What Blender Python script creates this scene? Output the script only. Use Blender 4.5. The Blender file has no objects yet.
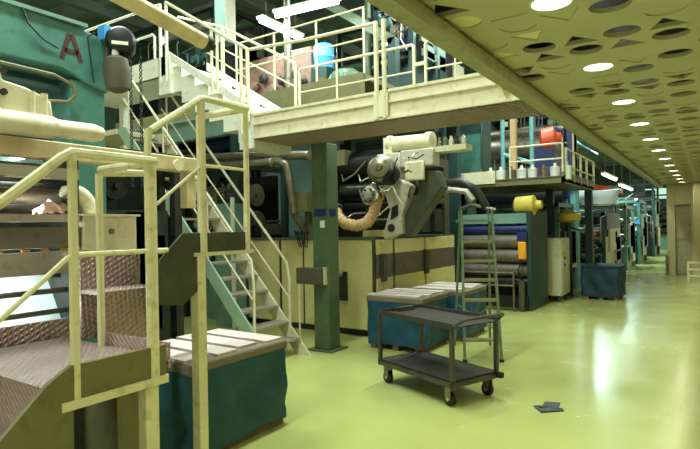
import bpy, bmesh, math, random
from mathutils import Vector, Matrix, Euler
random.seed(7)
SC = bpy.context.scene
COL = SC.collection
PI = math.pi

# ------------------------------------------------------------------ materials
def lin(c):
    out = []
    for v in c:
        v /= 255.0
        out.append(v/12.92 if v <= 0.04045 else ((v+0.055)/1.055)**2.4)
    return (out[0], out[1], out[2], 1.0)

def mat(name, rgb, rough=0.5, metal=0.0, var=0.12, scale=6.0, bump=0.0, coat=0.0, spec=0.5, dirt=None, dirt_amt=0.0):
    m = bpy.data.materials.new(name); m.use_nodes = True
    nt = m.node_tree; nd = nt.nodes; lk = nt.links
    b = nd['Principled BSDF']
    tc = nd.new('ShaderNodeTexCoord')
    n = nd.new('ShaderNodeTexNoise'); n.inputs['Scale'].default_value = scale; n.inputs['Detail'].default_value = 4
    lk.new(tc.outputs['Object'], n.inputs['Vector'])
    r = nd.new('ShaderNodeValToRGB')
    c = lin(rgb)
    r.color_ramp.elements[0].position = 0.3; r.color_ramp.elements[1].position = 0.7
    r.color_ramp.elements[0].color = tuple(max(0, v*(1-var)) for v in c[:3])+(1,)
    r.color_ramp.elements[1].color = tuple(min(1, v*(1+var)) for v in c[:3])+(1,)
    lk.new(n.outputs['Fac'], r.inputs['Fac'])
    out = r.outputs['Color']
    if dirt is not None:
        n2 = nd.new('ShaderNodeTexNoise'); n2.inputs['Scale'].default_value = scale*2.3; n2.inputs['Detail'].default_value = 6
        lk.new(tc.outputs['Object'], n2.inputs['Vector'])
        r2 = nd.new('ShaderNodeValToRGB'); r2.color_ramp.elements[0].position = 0.55; r2.color_ramp.elements[1].position = 0.72
        r2.color_ramp.elements[0].color = (0, 0, 0, 1); r2.color_ramp.elements[1].color = (dirt_amt,)*3+(1,)
        lk.new(n2.outputs['Fac'], r2.inputs['Fac'])
        mx = nd.new('ShaderNodeMixRGB'); mx.inputs['Color2'].default_value = lin(dirt)
        lk.new(r2.outputs['Color'], mx.inputs['Fac']); lk.new(out, mx.inputs['Color1']); out = mx.outputs['Color']
    lk.new(out, b.inputs['Base Color'])
    b.inputs['Roughness'].default_value = rough; b.inputs['Metallic'].default_value = metal
    b.inputs['Specular IOR Level'].default_value = spec
    if coat: b.inputs['Coat Weight'].default_value = coat; b.inputs['Coat Roughness'].default_value = 0.08
    if bump:
        bp = nd.new('ShaderNodeBump'); bp.inputs['Strength'].default_value = bump; bp.inputs['Distance'].default_value = 0.01
        lk.new(n.outputs['Fac'], bp.inputs['Height']); lk.new(bp.outputs['Normal'], b.inputs['Normal'])
    return m

def emit(name, rgb, strength):
    m = bpy.data.materials.new(name); m.use_nodes = True
    b = m.node_tree.nodes['Principled BSDF']
    b.inputs['Base Color'].default_value = lin(rgb)
    b.inputs['Emission Color'].default_value = lin(rgb); b.inputs['Emission Strength'].default_value = strength
    return m

def checker_plate(name, rgb):
    m = mat(name, rgb, rough=0.36, metal=0.45, var=0.1, scale=3)
    nt = m.node_tree; nd = nt.nodes; lk = nt.links; b = nd['Principled BSDF']
    tc = nd.new('ShaderNodeTexCoord')
    w = []
    for s in (1, -1):
        mp = nd.new('ShaderNodeMapping'); mp.inputs['Rotation'].default_value = (0.6*s, 0.6*s, PI/4*s)
        lk.new(tc.outputs['Object'], mp.inputs['Vector'])
        t = nd.new('ShaderNodeTexWave'); t.inputs['Scale'].default_value = 13; t.bands_direction = 'X'
        lk.new(mp.outputs['Vector'], t.inputs['Vector']); w.append(t)
    mu = nd.new('ShaderNodeMath'); mu.operation = 'MULTIPLY'
    lk.new(w[0].outputs['Fac'], mu.inputs[0]); lk.new(w[1].outputs['Fac'], mu.inputs[1])
    bp = nd.new('ShaderNodeBump'); bp.inputs['Strength'].default_value = 1.0; bp.inputs['Distance'].default_value = 0.012
    lk.new(mu.outputs[0], bp.inputs['Height']); lk.new(bp.outputs['Normal'], b.inputs['Normal'])
    return m

def grating(name, rgb):
    m = mat(name, rgb, rough=0.5, metal=0.3, var=0.1)
    nt = m.node_tree; nd = nt.nodes; lk = nt.links; b = nd['Principled BSDF']
    tc = nd.new('ShaderNodeTexCoord')
    t = nd.new('ShaderNodeTexWave'); t.inputs['Scale'].default_value = 8; t.bands_direction = 'X'
    lk.new(tc.outputs['Object'], t.inputs['Vector'])
    bp = nd.new('ShaderNodeBump'); bp.inputs['Strength'].default_value = 1.0; bp.inputs['Distance'].default_value = 0.02
    lk.new(t.outputs['Fac'], bp.inputs['Height']); lk.new(bp.outputs['Normal'], b.inputs['Normal'])
    return m

M = dict(
    yellow=mat('yellow_paint', (230, 220, 178), 0.42, var=0.06, dirt=(150, 130, 80), dirt_amt=0.45),
    cream=mat('cream_paint', (226, 214, 182), 0.45, var=0.05, dirt=(150, 130, 90), dirt_amt=0.35),
    white=mat('white_paint', (236, 232, 216), 0.45, var=0.04, dirt=(170, 150, 110), dirt_amt=0.35),
    panel=mat('cream_panel', (216, 202, 142), 0.5, var=0.08, scale=2, dirt=(150, 120, 60), dirt_amt=0.3),
    wood=mat('tan_wood', (206, 186, 140), 0.55, var=0.15, scale=9),
    teal=mat('teal_paint', (72, 122, 110), 0.4, var=0.15, scale=3, dirt=(20, 60, 52), dirt_amt=0.5),
    teal2=mat('light_teal_paint', (112, 142, 130), 0.45, var=0.15, scale=3),
    cyan=mat('cyan_paint', (120, 180, 182), 0.45, var=0.1),
    dteal=mat('dark_teal_paint', (32, 60, 56), 0.45, var=0.2),
    green=mat('green_column_paint', (80, 98, 70), 0.45, var=0.12, dirt=(110, 120, 70), dirt_amt=0.4),
    olive=mat('olive_paint', (116, 110, 74), 0.45, var=0.12, dirt=(80, 78, 48), dirt_amt=0.5),
    dolive=mat('dark_olive_paint', (70, 72, 52), 0.5, var=0.2, dirt=(35, 36, 26), dirt_amt=0.6),
    ceil=mat('ceiling_panel_paint', (198, 192, 156), 0.38, var=0.06, scale=1.5),
    pale=mat('pale_disc', (236, 230, 176), 0.4, var=0.04),
    beam=mat('fascia_paint', (172, 168, 128), 0.42, var=0.12, dirt=(90, 92, 52), dirt_amt=0.5),
    black=mat('black_steel', (16, 16, 16), 0.4, var=0.3),
    dark=mat('dark_machine_steel', (46, 46, 40), 0.45, 0.3, var=0.4, scale=9),
    steel=mat('worn_steel', (140, 132, 116), 0.35, 0.75, var=0.2, dirt=(70, 62, 50), dirt_amt=0.7),
    chrome=mat('bright_steel', (205, 200, 190), 0.22, 0.9, var=0.08),
    brown=mat('brown_grey_steel', (112, 102, 90), 0.5, 0.3, var=0.12, scale=4, dirt=(62, 52, 42), dirt_amt=0.6),
    lbrown=mat('light_brown_steel', (166, 154, 138), 0.5, 0.2, var=0.1, scale=4, dirt=(110, 92, 70), dirt_amt=0.5),
    plate=checker_plate('checker_plate', (182, 156, 150)),
    grate=grating('walkway_grating', (176, 152, 140)),
    tarp=mat('teal_tarp', (22, 72, 78), 0.6, var=0.18, scale=4, bump=0.3),
    tarpb=mat('blue_tarp', (24, 76, 100), 0.6, var=0.18, scale=4, bump=0.3),
    tarpd=mat('dark_blue_tarp', (12, 52, 66), 0.6, var=0.2, scale=4, bump=0.3),
    board=mat('pinkish_board', (212, 194, 188), 0.6, var=0.06),
    carton=mat('brown_card_rim', (124, 112, 92), 0.7, var=0.1),
    pallet=mat('pallet_wood', (120, 104, 74), 0.8, var=0.2, scale=12),
    cart=mat('dark_cart_steel', (88, 82, 78), 0.4, 0.5, var=0.25, dirt=(110, 96, 84), dirt_amt=0.5),
    rubber=mat('black_rubber', (22, 22, 22), 0.6),
    hose=mat('beige_hose', (206, 168, 122), 0.5, var=0.12),
    ladder=mat('grey_green_ladder', (122, 138, 112), 0.4, 0.4, var=0.12, dirt=(70, 80, 64), dirt_amt=0.5),
    tread=mat('ladder_tread', (150, 140, 104), 0.5, 0.2, var=0.1),
    cast=mat('pale_casting', (196, 186, 170), 0.4, 0.2, var=0.12, scale=8, dirt=(90, 82, 70), dirt_amt=0.5),
    palegreen=mat('pale_green_paint', (162, 184, 158), 0.45, var=0.08),
    orange=mat('orange_plastic', (240, 160, 40), 0.4),
    red=mat('orange_red_paint', (235, 84, 48), 0.45),
    mustard=mat('mustard_paint', (196, 176, 70), 0.45),
    blue=mat('bright_blue_plastic', (70, 150, 220), 0.45),
    navy=mat('navy_plastic', (28, 42, 92), 0.4),
    pink=mat('pink_cloth', (232, 186, 170), 0.9, bump=0.4),
    rust=mat('pinkish_brown_machinery', (128, 96, 84), 0.6, var=0.3, scale=14, bump=0.5),
    letter=mat('dark_red_letter', (70, 24, 22), 0.5),
    label=mat('white_label', (232, 230, 220), 0.5),
    glass=mat('reflective_film', (232, 242, 238), 0.18, var=0.25, scale=5, coat=0.4),
    grey=mat('grey_box', (84, 78, 62), 0.5, var=0.12),
    cab=mat('beige_cabinet', (196, 190, 154), 0.45, var=0.06, dirt=(130, 120, 84), dirt_amt=0.3),
    wall=mat('cream_wall', (202, 192, 146), 0.6, var=0.05, scale=1),
    wallg=mat('dark_green_wall', (66, 88, 80), 0.7, var=0.25, scale=0.6),
    roof=mat('dark_roof', (120, 136, 126), 0.7, var=0.3, scale=0.8),
    patch=mat('dark_grey_patch', (70, 74, 74), 0.6, var=0.3, scale=30),
    paper=mat('white_paper_sheet', (236, 236, 230), 0.6, var=0.05),
    wire=mat('black_cable', (20, 20, 20), 0.5),
    sky=mat('pale_far_light', (200, 220, 215), 0.5),
    tube=emit('glow_tube', (240, 255, 250), 9.0),
    disc=emit('downlight_disc', (255, 252, 230), 5.0),
    shaft=mat('dark_roller', (52, 54, 50), 0.32, 0.5, var=0.25, scale=5),
)

def floor_mat():
    m = bpy.data.materials.new('glossy_floor_epoxy'); m.use_nodes = True
    nt = m.node_tree; nd = nt.nodes; lk = nt.links; b = nd['Principled BSDF']
    tc = nd.new('ShaderNodeTexCoord')
    n = nd.new('ShaderNodeTexNoise'); n.inputs['Scale'].default_value = 0.55; n.inputs['Detail'].default_value = 6
    lk.new(tc.outputs['Object'], n.inputs['Vector'])
    r = nd.new('ShaderNodeValToRGB')
    r.color_ramp.elements[0].position = 0.3; r.color_ramp.elements[1].position = 0.72
    r.color_ramp.elements[0].color = lin((174, 176, 104)); r.color_ramp.elements[1].color = lin((196, 197, 120))
    lk.new(n.outputs['Fac'], r.inputs['Fac'])
    lk.new(r.outputs['Color'], b.inputs['Base Color'])
    n2 = nd.new('ShaderNodeTexNoise'); n2.inputs['Scale'].default_value = 2.2; n2.inputs['Detail'].default_value = 8
    lk.new(tc.outputs['Object'], n2.inputs['Vector'])
    r2 = nd.new('ShaderNodeMapRange'); r2.inputs['From Min'].default_value = 0.3; r2.inputs['From Max'].default_value = 0.7
    r2.inputs['To Min'].default_value = 0.15; r2.inputs['To Max'].default_value = 0.28
    lk.new(n2.outputs['Fac'], r2.inputs['Value']); lk.new(r2.outputs['Result'], b.inputs['Roughness'])
    bp = nd.new('ShaderNodeBump'); bp.inputs['Strength'].default_value = 0.05; bp.inputs['Distance'].default_value = 0.01
    lk.new(n2.outputs['Fac'], bp.inputs['Height']); lk.new(bp.outputs['Normal'], b.inputs['Normal'])
    b.inputs['Specular IOR Level'].default_value = 0.55
    return m
M['floor'] = floor_mat()

# ------------------------------------------------------------------ mesh builder
class MB:
    def __init__(s): s.bm = bmesh.new(); s.mi = 0
    def _f(s, vs):
        try:
            f = s.bm.faces.new(vs); f.material_index = s.mi; return f
        except ValueError: return None
    def hexa(s, P):
        v = [s.bm.verts.new(p) for p in P]
        for q in ((3, 2, 1, 0), (4, 5, 6, 7), (0, 1, 5, 4), (1, 2, 6, 5), (2, 3, 7, 6), (3, 0, 4, 7)): s._f([v[i] for i in q])
        return s
    def box(s, x0, x1, y0, y1, z0, z1):
        x0, x1 = sorted((x0, x1)); y0, y1 = sorted((y0, y1)); z0, z1 = sorted((z0, z1))
        return s.hexa([(x0, y0, z0), (x1, y0, z0), (x1, y1, z0), (x0, y1, z0), (x0, y0, z1), (x1, y0, z1), (x1, y1, z1), (x0, y1, z1)])
    def obox(s, c, d, rot=(0, 0, 0)):
        R = Euler(rot).to_matrix(); c = Vector(c); h = Vector(d)/2
        P = [(-1, -1, -1), (1, -1, -1), (1, 1, -1), (-1, 1, -1), (-1, -1, 1), (1, -1, 1), (1, 1, 1), (-1, 1, 1)]
        return s.hexa([c + R @ Vector((p[0]*h.x, p[1]*h.y, p[2]*h.z)) for p in P])
    def bar(s, p0, p1, w, h, up=(0, 0, 1)):
        p0, p1 = Vector(p0), Vector(p1); a = (p1-p0).normalized(); u = Vector(up)
        sd = a.cross(u)
        if sd.length < 1e-4: sd = a.cross(Vector((0, 1, 0)))
        sd.normalize(); u = sd.cross(a).normalized()
        q = [(-1, -1), (1, -1), (1, 1), (-1, 1)]
        return s.hexa([p0+sd*w/2*i+u*h/2*j for i, j in q]+[p1+sd*w/2*i+u*h/2*j for i, j in q])
    def _ring(s, c, a, r, seg, ref=None):
        a = a.normalized(); ref = ref or (Vector((0, 0, 1)) if abs(a.z) < 0.9 else Vector((1, 0, 0)))
        u = a.cross(ref).normalized(); v = a.cross(u)
        return [s.bm.verts.new(c+u*r*math.cos(2*PI*k/seg)+v*r*math.sin(2*PI*k/seg)) for k in range(seg)]
    def lathe(s, p0, axis, prof, seg=16):          # prof: [(distance along axis, radius)]
        p0, a = Vector(p0), Vector(axis).normalized(); prev = None
        for d, r in prof:
            ring = s._ring(p0+a*d, a, max(r, 1e-4), seg)
            if prev:
                for k in range(seg): s._f([prev[k], ring[k], ring[(k+1) % seg], prev[(k+1) % seg]][::-1])
            else: s._f(ring)
            prev = ring
        s._f(prev[::-1]); return s
    def cyl(s, p0, p1, r, r2=None, seg=14):
        p0, p1 = Vector(p0), Vector(p1); L = (p1-p0).length
        return s.lathe(p0, p1-p0, [(0, r), (L, r if r2 is None else r2)], seg)
    def tube(s, pts, r, seg=8, closed=False):
        P = [Vector(p) for p in pts]; prev = None; ref = None
        for i, p in enumerate(P):
            if i == 0: t = P[1]-P[0]
            elif i == len(P)-1: t = P[-1]-P[-2]
            else: t = (P[i+1]-P[i]).normalized()+(P[i]-P[i-1]).normalized()
            t = t.normalized()
            if ref is None:
                ref = Vector((0, 0, 1)) if abs(t.z) < 0.9 else Vector((1, 0, 0))
                u = t.cross(ref).normalized()
            else:
                u = (u - t*u.dot(t)).normalized()
            v = t.cross(u)
            k0 = 1.0
            if 0 < i < len(P)-1:
                c = (P[i+1]-P[i]).normalized().dot((P[i]-P[i-1]).normalized()); k0 = min(1.5, 1/max(0.5, math.sqrt((1+c)/2)))
            rr = r if not callable(r) else r(i)
            ring = [s.bm.verts.new(p+u*rr*k0*math.cos(2*PI*k/seg)+v*rr*k0*math.sin(2*PI*k/seg)) for k in range(seg)]
            if prev:
                for k in range(seg): s._f([prev[k], ring[k], ring[(k+1) % seg], prev[(k+1) % seg]])
            else: s._f(ring[::-1])
            prev = ring
        s._f(prev); return s
    def prism(s, pts, axis, a0, a1):              # pts 2-D in the two other axes, in x<y<z order
        def mk(p, a):
            return {'x': (a, p[0], p[1]), 'y': (p[0], a, p[1]), 'z': (p[0], p[1], a)}[axis]
        A = [s.bm.verts.new(mk(p, a0)) for p in pts]; B = [s.bm.verts.new(mk(p, a1)) for p in pts]
        s._f(A[::-1]); s._f(B); n = len(pts)
        for k in range(n): s._f([A[k], A[(k+1) % n], B[(k+1) % n], B[k]])
        return s
    def ball(s, c, r, seg=12, sc=(1, 1, 1)):
        n = 7; c = Vector(c); prev = None
        for i in range(n+1):
            th = PI*i/n; rr = max(1e-4, math.sin(th))*r; z = -math.cos(th)*r
            ring = [s.bm.verts.new(c+Vector((rr*math.cos(2*PI*k/seg)*sc[0], rr*math.sin(2*PI*k/seg)*sc[1], z*sc[2]))) for k in range(seg)]
            if prev:
                for k in range(seg): s._f([prev[k], prev[(k+1) % seg], ring[(k+1) % seg], ring[k]])
            prev = ring
        return s
    def torus(s, c, axis, R, r, seg=18, m=6):
        c, a = Vector(c), Vector(axis).normalized(); ref = Vector((0, 0, 1)) if abs(a.z) < .9 else Vector((1, 0, 0))
        u = a.cross(ref).normalized(); v = a.cross(u); rings = []
        for i in range(seg):
            d = u*math.cos(2*PI*i/seg)+v*math.sin(2*PI*i/seg)
            rings.append([s.bm.verts.new(c+d*(R+r*math.cos(2*PI*k/m))+a*r*math.sin(2*PI*k/m)) for k in range(m)])
        for i in range(seg):
            A, B = rings[i], rings[(i+1) % seg]
            for k in range(m): s._f([A[k], A[(k+1) % m], B[(k+1) % m], B[k]])
        return s
    def build(s, name, m, parent=None, label=None, bevel=0.0, sub=0):
        bm = s.bm
        bmesh.ops.recalc_face_normals(bm, faces=bm.faces)
        off = root_off(parent)
        org = None
        if parent is None:
            xs = [v.co.x for v in bm.verts]; ys = [v.co.y for v in bm.verts]; zs = [v.co.z for v in bm.verts]
            org = Vector(((min(xs)+max(xs))/2, (min(ys)+max(ys))/2, min(zs))); off = org
        if off is not None:
            for v in bm.verts: v.co -= off
        for f in bm.faces: f.smooth = True
        me = bpy.data.meshes.new(name); bm.to_mesh(me); bm.free()
        me.set_sharp_from_angle(angle=0.65)
        for q in (m if isinstance(m, (list, tuple)) else [m]): me.materials.append(M[q] if isinstance(q, str) else q)
        o = bpy.data.objects.new(name, me); COL.objects.link(o)
        if parent is not None: o.parent = parent
        else: o.location = org
        if bevel:
            bv = o.modifiers.new('bevel', 'BEVEL'); bv.width = bevel; bv.segments = 2; bv.limit_method = 'ANGLE'
        if label: o['label'] = label
        return o

OFF = {}
def root_off(p):
    while p is not None and p.name not in OFF and p.parent is not None: p = p.parent
    if p is None: return None
    return OFF.get(p.name)

def thing(name, label, cat, loc, group=None, local=False, rz=0.0):
    o = bpy.data.objects.new(name, None); COL.objects.link(o); o.empty_display_size = 0.1
    o.location = loc; o.rotation_euler = (0, 0, rz); o['label'] = label; o['category'] = cat
    if group: o['group'] = group
    OFF[o.name] = None if local else Vector(loc)
    return o
def tag(o, label, cat, group=None, kind=None):
    o['label'] = label; o['category'] = cat
    if group: o['group'] = group
    if kind: o['kind'] = kind
    return o
def struct(o, label, cat):
    o['kind'] = 'structure'; o['label'] = label; o['category'] = cat; return o
def dup(root, loc, label, group=None, rz=None):
    def cp(o, par):
        c = o.copy(); COL.objects.link(c); c.parent = par
        for ch in list(o.children): cp(ch, c)
        return c
    r = cp(root, None); r.location = loc; r['label'] = label
    if rz is not None: r.rotation_euler = (0, 0, rz)
    if group: r['group'] = group
    OFF[r.name] = None
    return r
def arc(c, u, v, r, a0, a1, n=6):
    c, u, v = Vector(c), Vector(u), Vector(v)
    return [c+u*r*math.cos(a0+(a1-a0)*i/n)+v*r*math.sin(a0+(a1-a0)*i/n) for i in range(n+1)]

# ------------------------------------------------------------------ the setting
o = MB().box(-16, 3.0, -6, 62, -0.1, 0).build('floor', 'floor'); struct(o, 'glossy yellow-green epoxy floor of the aisle', 'floor')
o = MB().box(-16.2, -16, -6, 62, 0, 8).build('wall_left', 'wallg'); struct(o, 'dark far wall behind the machines', 'wall')
o = MB().box(-16, 3, 62, 62.2, 0, 8).build('wall_back', 'wallg'); struct(o, 'dark far end wall of the hall', 'wall')
o = MB().box(-16.2, 3.2, -6, 62.2, 8, 8.2)
for y in range(-4, 62, 4): o.box(-16, 3, y-.12, y+.12, 7.5, 8)
for x in (-13, -9.5, -6, -2.5): o.box(x-.1, x+.1, -6, 62, 7.3, 7.55)
o = o.build('ceiling', 'roof'); struct(o, 'dark hall roof with beams', 'ceiling')
# right side of the aisle: end wall with a doorway recess, side wall
w = MB()
w.box(-1.15, -0.93, 20, 20.5, 0, 2.9); w.box(-0.93, -0.50, 20.12, 20.4, 2.25, 2.9); w.box(-0.93, -0.5, 20.32, 20.4, 0, 2.25)
w.box(-0.50, 2.6, 20, 20.5, 0, 2.9)
o = w.build('wall_end', 'wall'); struct(o, 'cream wall at the end of the lowered ceiling', 'wall')
o = MB().box(2.6, 2.8, -4, 20.5, 0, 2.95).build('wall_right', 'wall'); struct(o, 'cream side wall of the aisle', 'wall')

# lowered ceiling with circle and triangle cut-outs (cells on a 0.2525 x 0.2435 lattice)
CX, CY, ZC = 0.2525, 0.2435, 2.9
light_cells = []
def state(i, j):
    k = j % 6; odd = (i+j) % 2
    if i == 2 and k == 4: return 'light'
    if (i, j) in ((0, -2), (0, 1), (1, 0)): return 'pale'
    if i % 4 == 2 and i > 2 and k == 4: return 'light' if i == 6 else 'pale'
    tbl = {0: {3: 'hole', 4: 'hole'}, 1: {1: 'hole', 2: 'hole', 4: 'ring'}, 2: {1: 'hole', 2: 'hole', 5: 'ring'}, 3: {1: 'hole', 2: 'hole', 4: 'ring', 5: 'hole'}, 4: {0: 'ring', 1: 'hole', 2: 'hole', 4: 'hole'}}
    return tbl[i % 5].get(k, 'solid' if (i*7+j*3) % 4 else 'ring')
c = MB(); dk = MB(); pl = MB()
def shape(i, j, cx, cy):
    if (i+j) % 2 == 0:
        return [(cx+0.108*math.cos(2*PI*k/20), cy+0.108*math.sin(2*PI*k/20)) for k in range(20)]
    s = 1 if (i+j//2) % 2 else -1
    return [(cx-0.11, cy-0.085*s), (cx+0.11, cy-0.085*s), (cx+0.02*s, cy+0.1*s)]
for i in range(0, 15):
    for j in range(-24, 68):
        cx, cy = -1.20+CX*i, 3.51+CY*j
        x0, x1, y0, y1 = cx-CX/2, cx+CX/2, cy-CY/2, cy+CY/2
        st = state(i, j)
        cor = [(x0, y0), (x1, y0), (x1, y1), (x0, y1)]
        if st in ('solid',):
            c._f([c.bm.verts.new((*p, ZC)) for p in cor]); continue
        S = shape(i, j, cx, cy)
        if st == 'light': light_cells.append((cx, cy))
        ov = [c.bm.verts.new((*p, ZC)) for p in cor]; iv = [c.bm.verts.new((*p, ZC)) for p in S]
        ed = [c.bm.edges.new((ov[k], ov[(k+1) % 4])) for k in range(4)]+[c.bm.edges.new((iv[k], iv[(k+1) % len(iv)])) for k in range(len(iv))]
        bmesh.ops.triangle_fill(c.bm, use_beauty=True, edges=ed)
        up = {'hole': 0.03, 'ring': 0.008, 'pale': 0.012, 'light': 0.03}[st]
        tv = [c.bm.verts.new((*p, ZC+up)) for p in S]
        for k in range(len(S)): c._f([iv[k], iv[(k+1) % len(S)], tv[(k+1) % len(S)], tv[k]])
        if st in ('ring', 'pale'):
            f = c._f(tv)
            if f and st == 'pale': f.material_index = 1
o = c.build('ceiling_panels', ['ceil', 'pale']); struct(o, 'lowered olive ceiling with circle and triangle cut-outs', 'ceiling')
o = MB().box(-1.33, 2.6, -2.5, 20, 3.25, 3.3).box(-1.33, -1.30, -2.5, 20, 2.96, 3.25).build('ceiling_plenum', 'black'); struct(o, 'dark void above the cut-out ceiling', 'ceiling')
b = MB().box(-1.36, -1.25, -2.5, 20, 2.79, 2.82).box(-1.27, -1.25, -2.5, 20, 2.82, 2.88).box(-1.36, -1.335, -2.5, 20, 2.82, 3.32)
for y in range(-2, 20, 3): b.box(-1.33, -1.30, y, y+.06, 2.82, 2.96)
o = b.build('trim_ceiling', 'beam'); struct(o, 'olive edge beam of the lowered ceiling', 'trim')

def lamp(name, loc, size, power, rgb, rot=(0, 0, 0), spread=None, shape='RECTANGLE'):
    d = bpy.data.lights.new(name, 'AREA'); d.energy = power; d.color = lin(rgb)[:3]
    if shape == 'DISK': d.shape = 'DISK'; d.size = size
    else: d.shape = 'RECTANGLE'; d.size, d.size_y = size
    if spread: d.spread = spread
    o = bpy.data.objects.new(name, d); COL.objects.link(o); o.location = loc; o.rotation_euler = rot
    return o
n = 0
for cx, cy in light_cells:
    if cx < 0: n += 1
    lab = 'round recessed downlight, nearest of the glowing row in the cut-out ceiling' if cx < 0 and abs(cy-3.0) < .1 else 'round recessed downlight in the long row along the cut-out ceiling'
    t = thing('downlight', lab, 'ceiling light', (cx, cy, ZC-0.004), 'downlights in the lowered ceiling')
    MB().cyl((cx, cy, ZC+0.004), (cx, cy, ZC+0.028), 0.1, seg=20).build('lamp_disc', 'disc', t)
    MB().torus((cx, cy, ZC), (0, 0, 1), 0.108, 0.008, 20).build('bezel', 'white', t)
    lamp('downlight_lamp', (cx, cy, ZC-0.02), 0.2, 2.4, (255, 250, 226), shape='DISK')

# ------------------------------------------------------------------ hall lamps
def tube_lamp(p, axis, L, label, power=None, drop=None, group='tube lamps hanging in the hall'):
    p = Vector(p); a = Vector(axis).normalized()
    t = thing('tube_lamp', label, 'lamp', p, group)
    MB().bar(p-a*L/2+Vector((0, 0, .06)), p+a*L/2+Vector((0, 0, .06)), 0.16, 0.06).build('housing', 'white', t)
    MB().cyl(p-a*L/2*.97, p+a*L/2*.97, 0.045, seg=10).build('glowing_tube', 'tube', t)
    top = (7.5 if drop is None else drop)
    for s in (-.35, .35):
        q = p+a*L*s
        MB().cyl((q.x, q.y, q.z+.09), (q.x, q.y, top), 0.008, seg=6).build('hanger', 'steel', t)
    if power:
        rz = math.atan2(a.y, a.x)
        lamp('tube_light', (p.x, p.y, p.z-0.06), (L, 0.5), power, (228, 250, 240) if p.y < 20 else (204, 246, 244), rot=(0, 0, rz))
tube_lamp((-5.75, 7.3, 5.5), (1, .12, 0), 1.3, 'lit tube lamp at the very top, above the bridge railing', 35)
tube_lamp((-6.75, 7.8, 5.5), (0, 1, 0), 1.2, 'lit tube lamp high behind the upper staircase railing', 35)
tube_lamp((-3.2, 22.9, 3.47), (0, 1, 0), 3.2, 'lit tube lamp over the far machines, nearer of the pair', 120)
tube_lamp((-3.2, 27.8, 3.32), (0, 1, 0), 4.2, 'lit tube lamp over the far machines, farther of the pair', 120)
for k, (x, y) in enumerate(((-3.2, 1.5), (-3.2, 4.6), (-3.2, 8), (-3.2, 12), (-5.6, 25), (-5.6, 33), (-5.6, 41), (-7, 14), (-7, 22), (-7, 32), (-8.5, 5.2))):
    tube_lamp((x, y, 6.9), (0, 1, 0), 2.4, 'long white tube lamp hung under the dark hall roof', 340 if y > 20 else 210)

# ------------------------------------------------------------------ foreground access steps (yellow)
t = thing('access_steps', 'yellow-railed steps with checker-plate treads in the left foreground', 'steps', (-2.6, 1.8, 0))
X = -2.3
MB().prism([(0.15, 0), (1.25, 0), (1.25, .97), (1.73, .97), (1.73, 1.12), (1.24, 1.12), (1.14, 1.06), (0.15, 0.12)], 'x', X-.03, X-.005).build('stringer', 'olive', t)
MB().prism([(0.15, 0), (1.25, 0), (1.25, .97), (1.73, .97), (1.73, 1.05), (1.14, 1.05), (0.15, 0.12)], 'x', -3.36, -3.34).build('stringer', 'olive', t)
MB().box(-3.36, X-.03, 1.13, 1.76, 1.03, 1.05).build('tread', 'plate', t)
MB().box(-3.36, X-.03, 1.13, 1.15, .80, 1.03).build('riser', 'plate', t)
MB().box(-3.36, X-.03, .90, 1.15, .78, .80).build('tread', 'plate', t)
MB().box(-3.36, X-.03, .90, .92, .55, .78).build('riser', 'plate', t)
MB().box(-3.36, X-.03, .67, .92, .53, .55).build('tread', 'plate', t)
MB().box(-3.36, X-.03, .67, .69, .28, .53).build('riser', 'plate', t)
MB().box(-3.36, X-.03, .40, .69, .26, .28).build('tread', 'plate', t)
MB().box(-3.39, -3.365, 0.9, 2.02, 1.03, 1.16).build('toe_board', 'plate', t)
MB().box(-2.91, X-.03, 1.76, 1.775, .99, 1.12).build('toe_board', 'plate', t)
MB().box(-2.92, -2.90, 1.76, 2.12, 1.03, 1.33).build('riser', 'plate', t)
MB().box(-3.14, -2.90, 1.76, 2.16, 1.33, 1.35).build('tread', 'plate', t)
MB().box(-3.16, -3.14, 1.76, 2.16, 1.05, 1.56).build('riser', 'plate', t)
MB().box(-3.36, -2.82, 2.16, 2.86, 1.55, 1.57).box(-3.36, -3.14, 1.76, 2.16, 1.55, 1.57).build('platform', 'plate', t)
MB().box(X-.07, X-.008, 1.20, 1.74, .953, .969).box(X-.008, X, 1.20, 1.74, .928, .969).build('angle_bar', 'yellow', t)
r = .021
MB().tube([(X-.02, 1.27, .97), (X-.02, 1.27, 2.04)], r).build('post', 'yellow', t)
MB().tube([(X-.02, 1.665, .97), (X-.02, 1.665, 2.03)], .03).build('post', 'yellow', t)
MB().tube([(-2.88, 1.73, 1.05), (-2.88, 1.73, 2.03)], r).build('post', 'yellow', t)
MB().box(X-.075, X-.015, 1.615, 1.69, 0, .955).build('leg', 'yellow', t)
MB().box(-3.33, -3.27, 1.66, 1.72, 0, 1.03).build('leg', 'yellow', t)
MB().tube([(X-.02, .12, 1.10), (X-.02, 1.22, 2.02), (X-.02, 1.27, 2.05), (X-.02, 1.70, 2.05)], .022).build('handrail', 'yellow', t)
MB().tube([(X-.02, 1.665, 2.04), (-2.86, 1.73, 2.05), (-2.9, 1.76, 2.04), (-2.84, 2.01, 2.05), (-2.82, 2.02, 2.32)], .021).build('handrail', 'yellow', t)
MB().tube([(X-.02, .5, .96), (X-.02, 1.24, 1.585), (X-.02, 1.27, 1.60), (X-.02, 1.76, 1.60)], .012).build('mid_rail', 'yellow', t)
MB().cyl((X-.02, .70, 1.13), (X-.02, .76, 1.18), .013, seg=8).build('clamp', 'dark', t)
MB().tube([(X-.02, .15, .12), (X-.02, .15, 1.12)], r).build('post', 'yellow', t)
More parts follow.
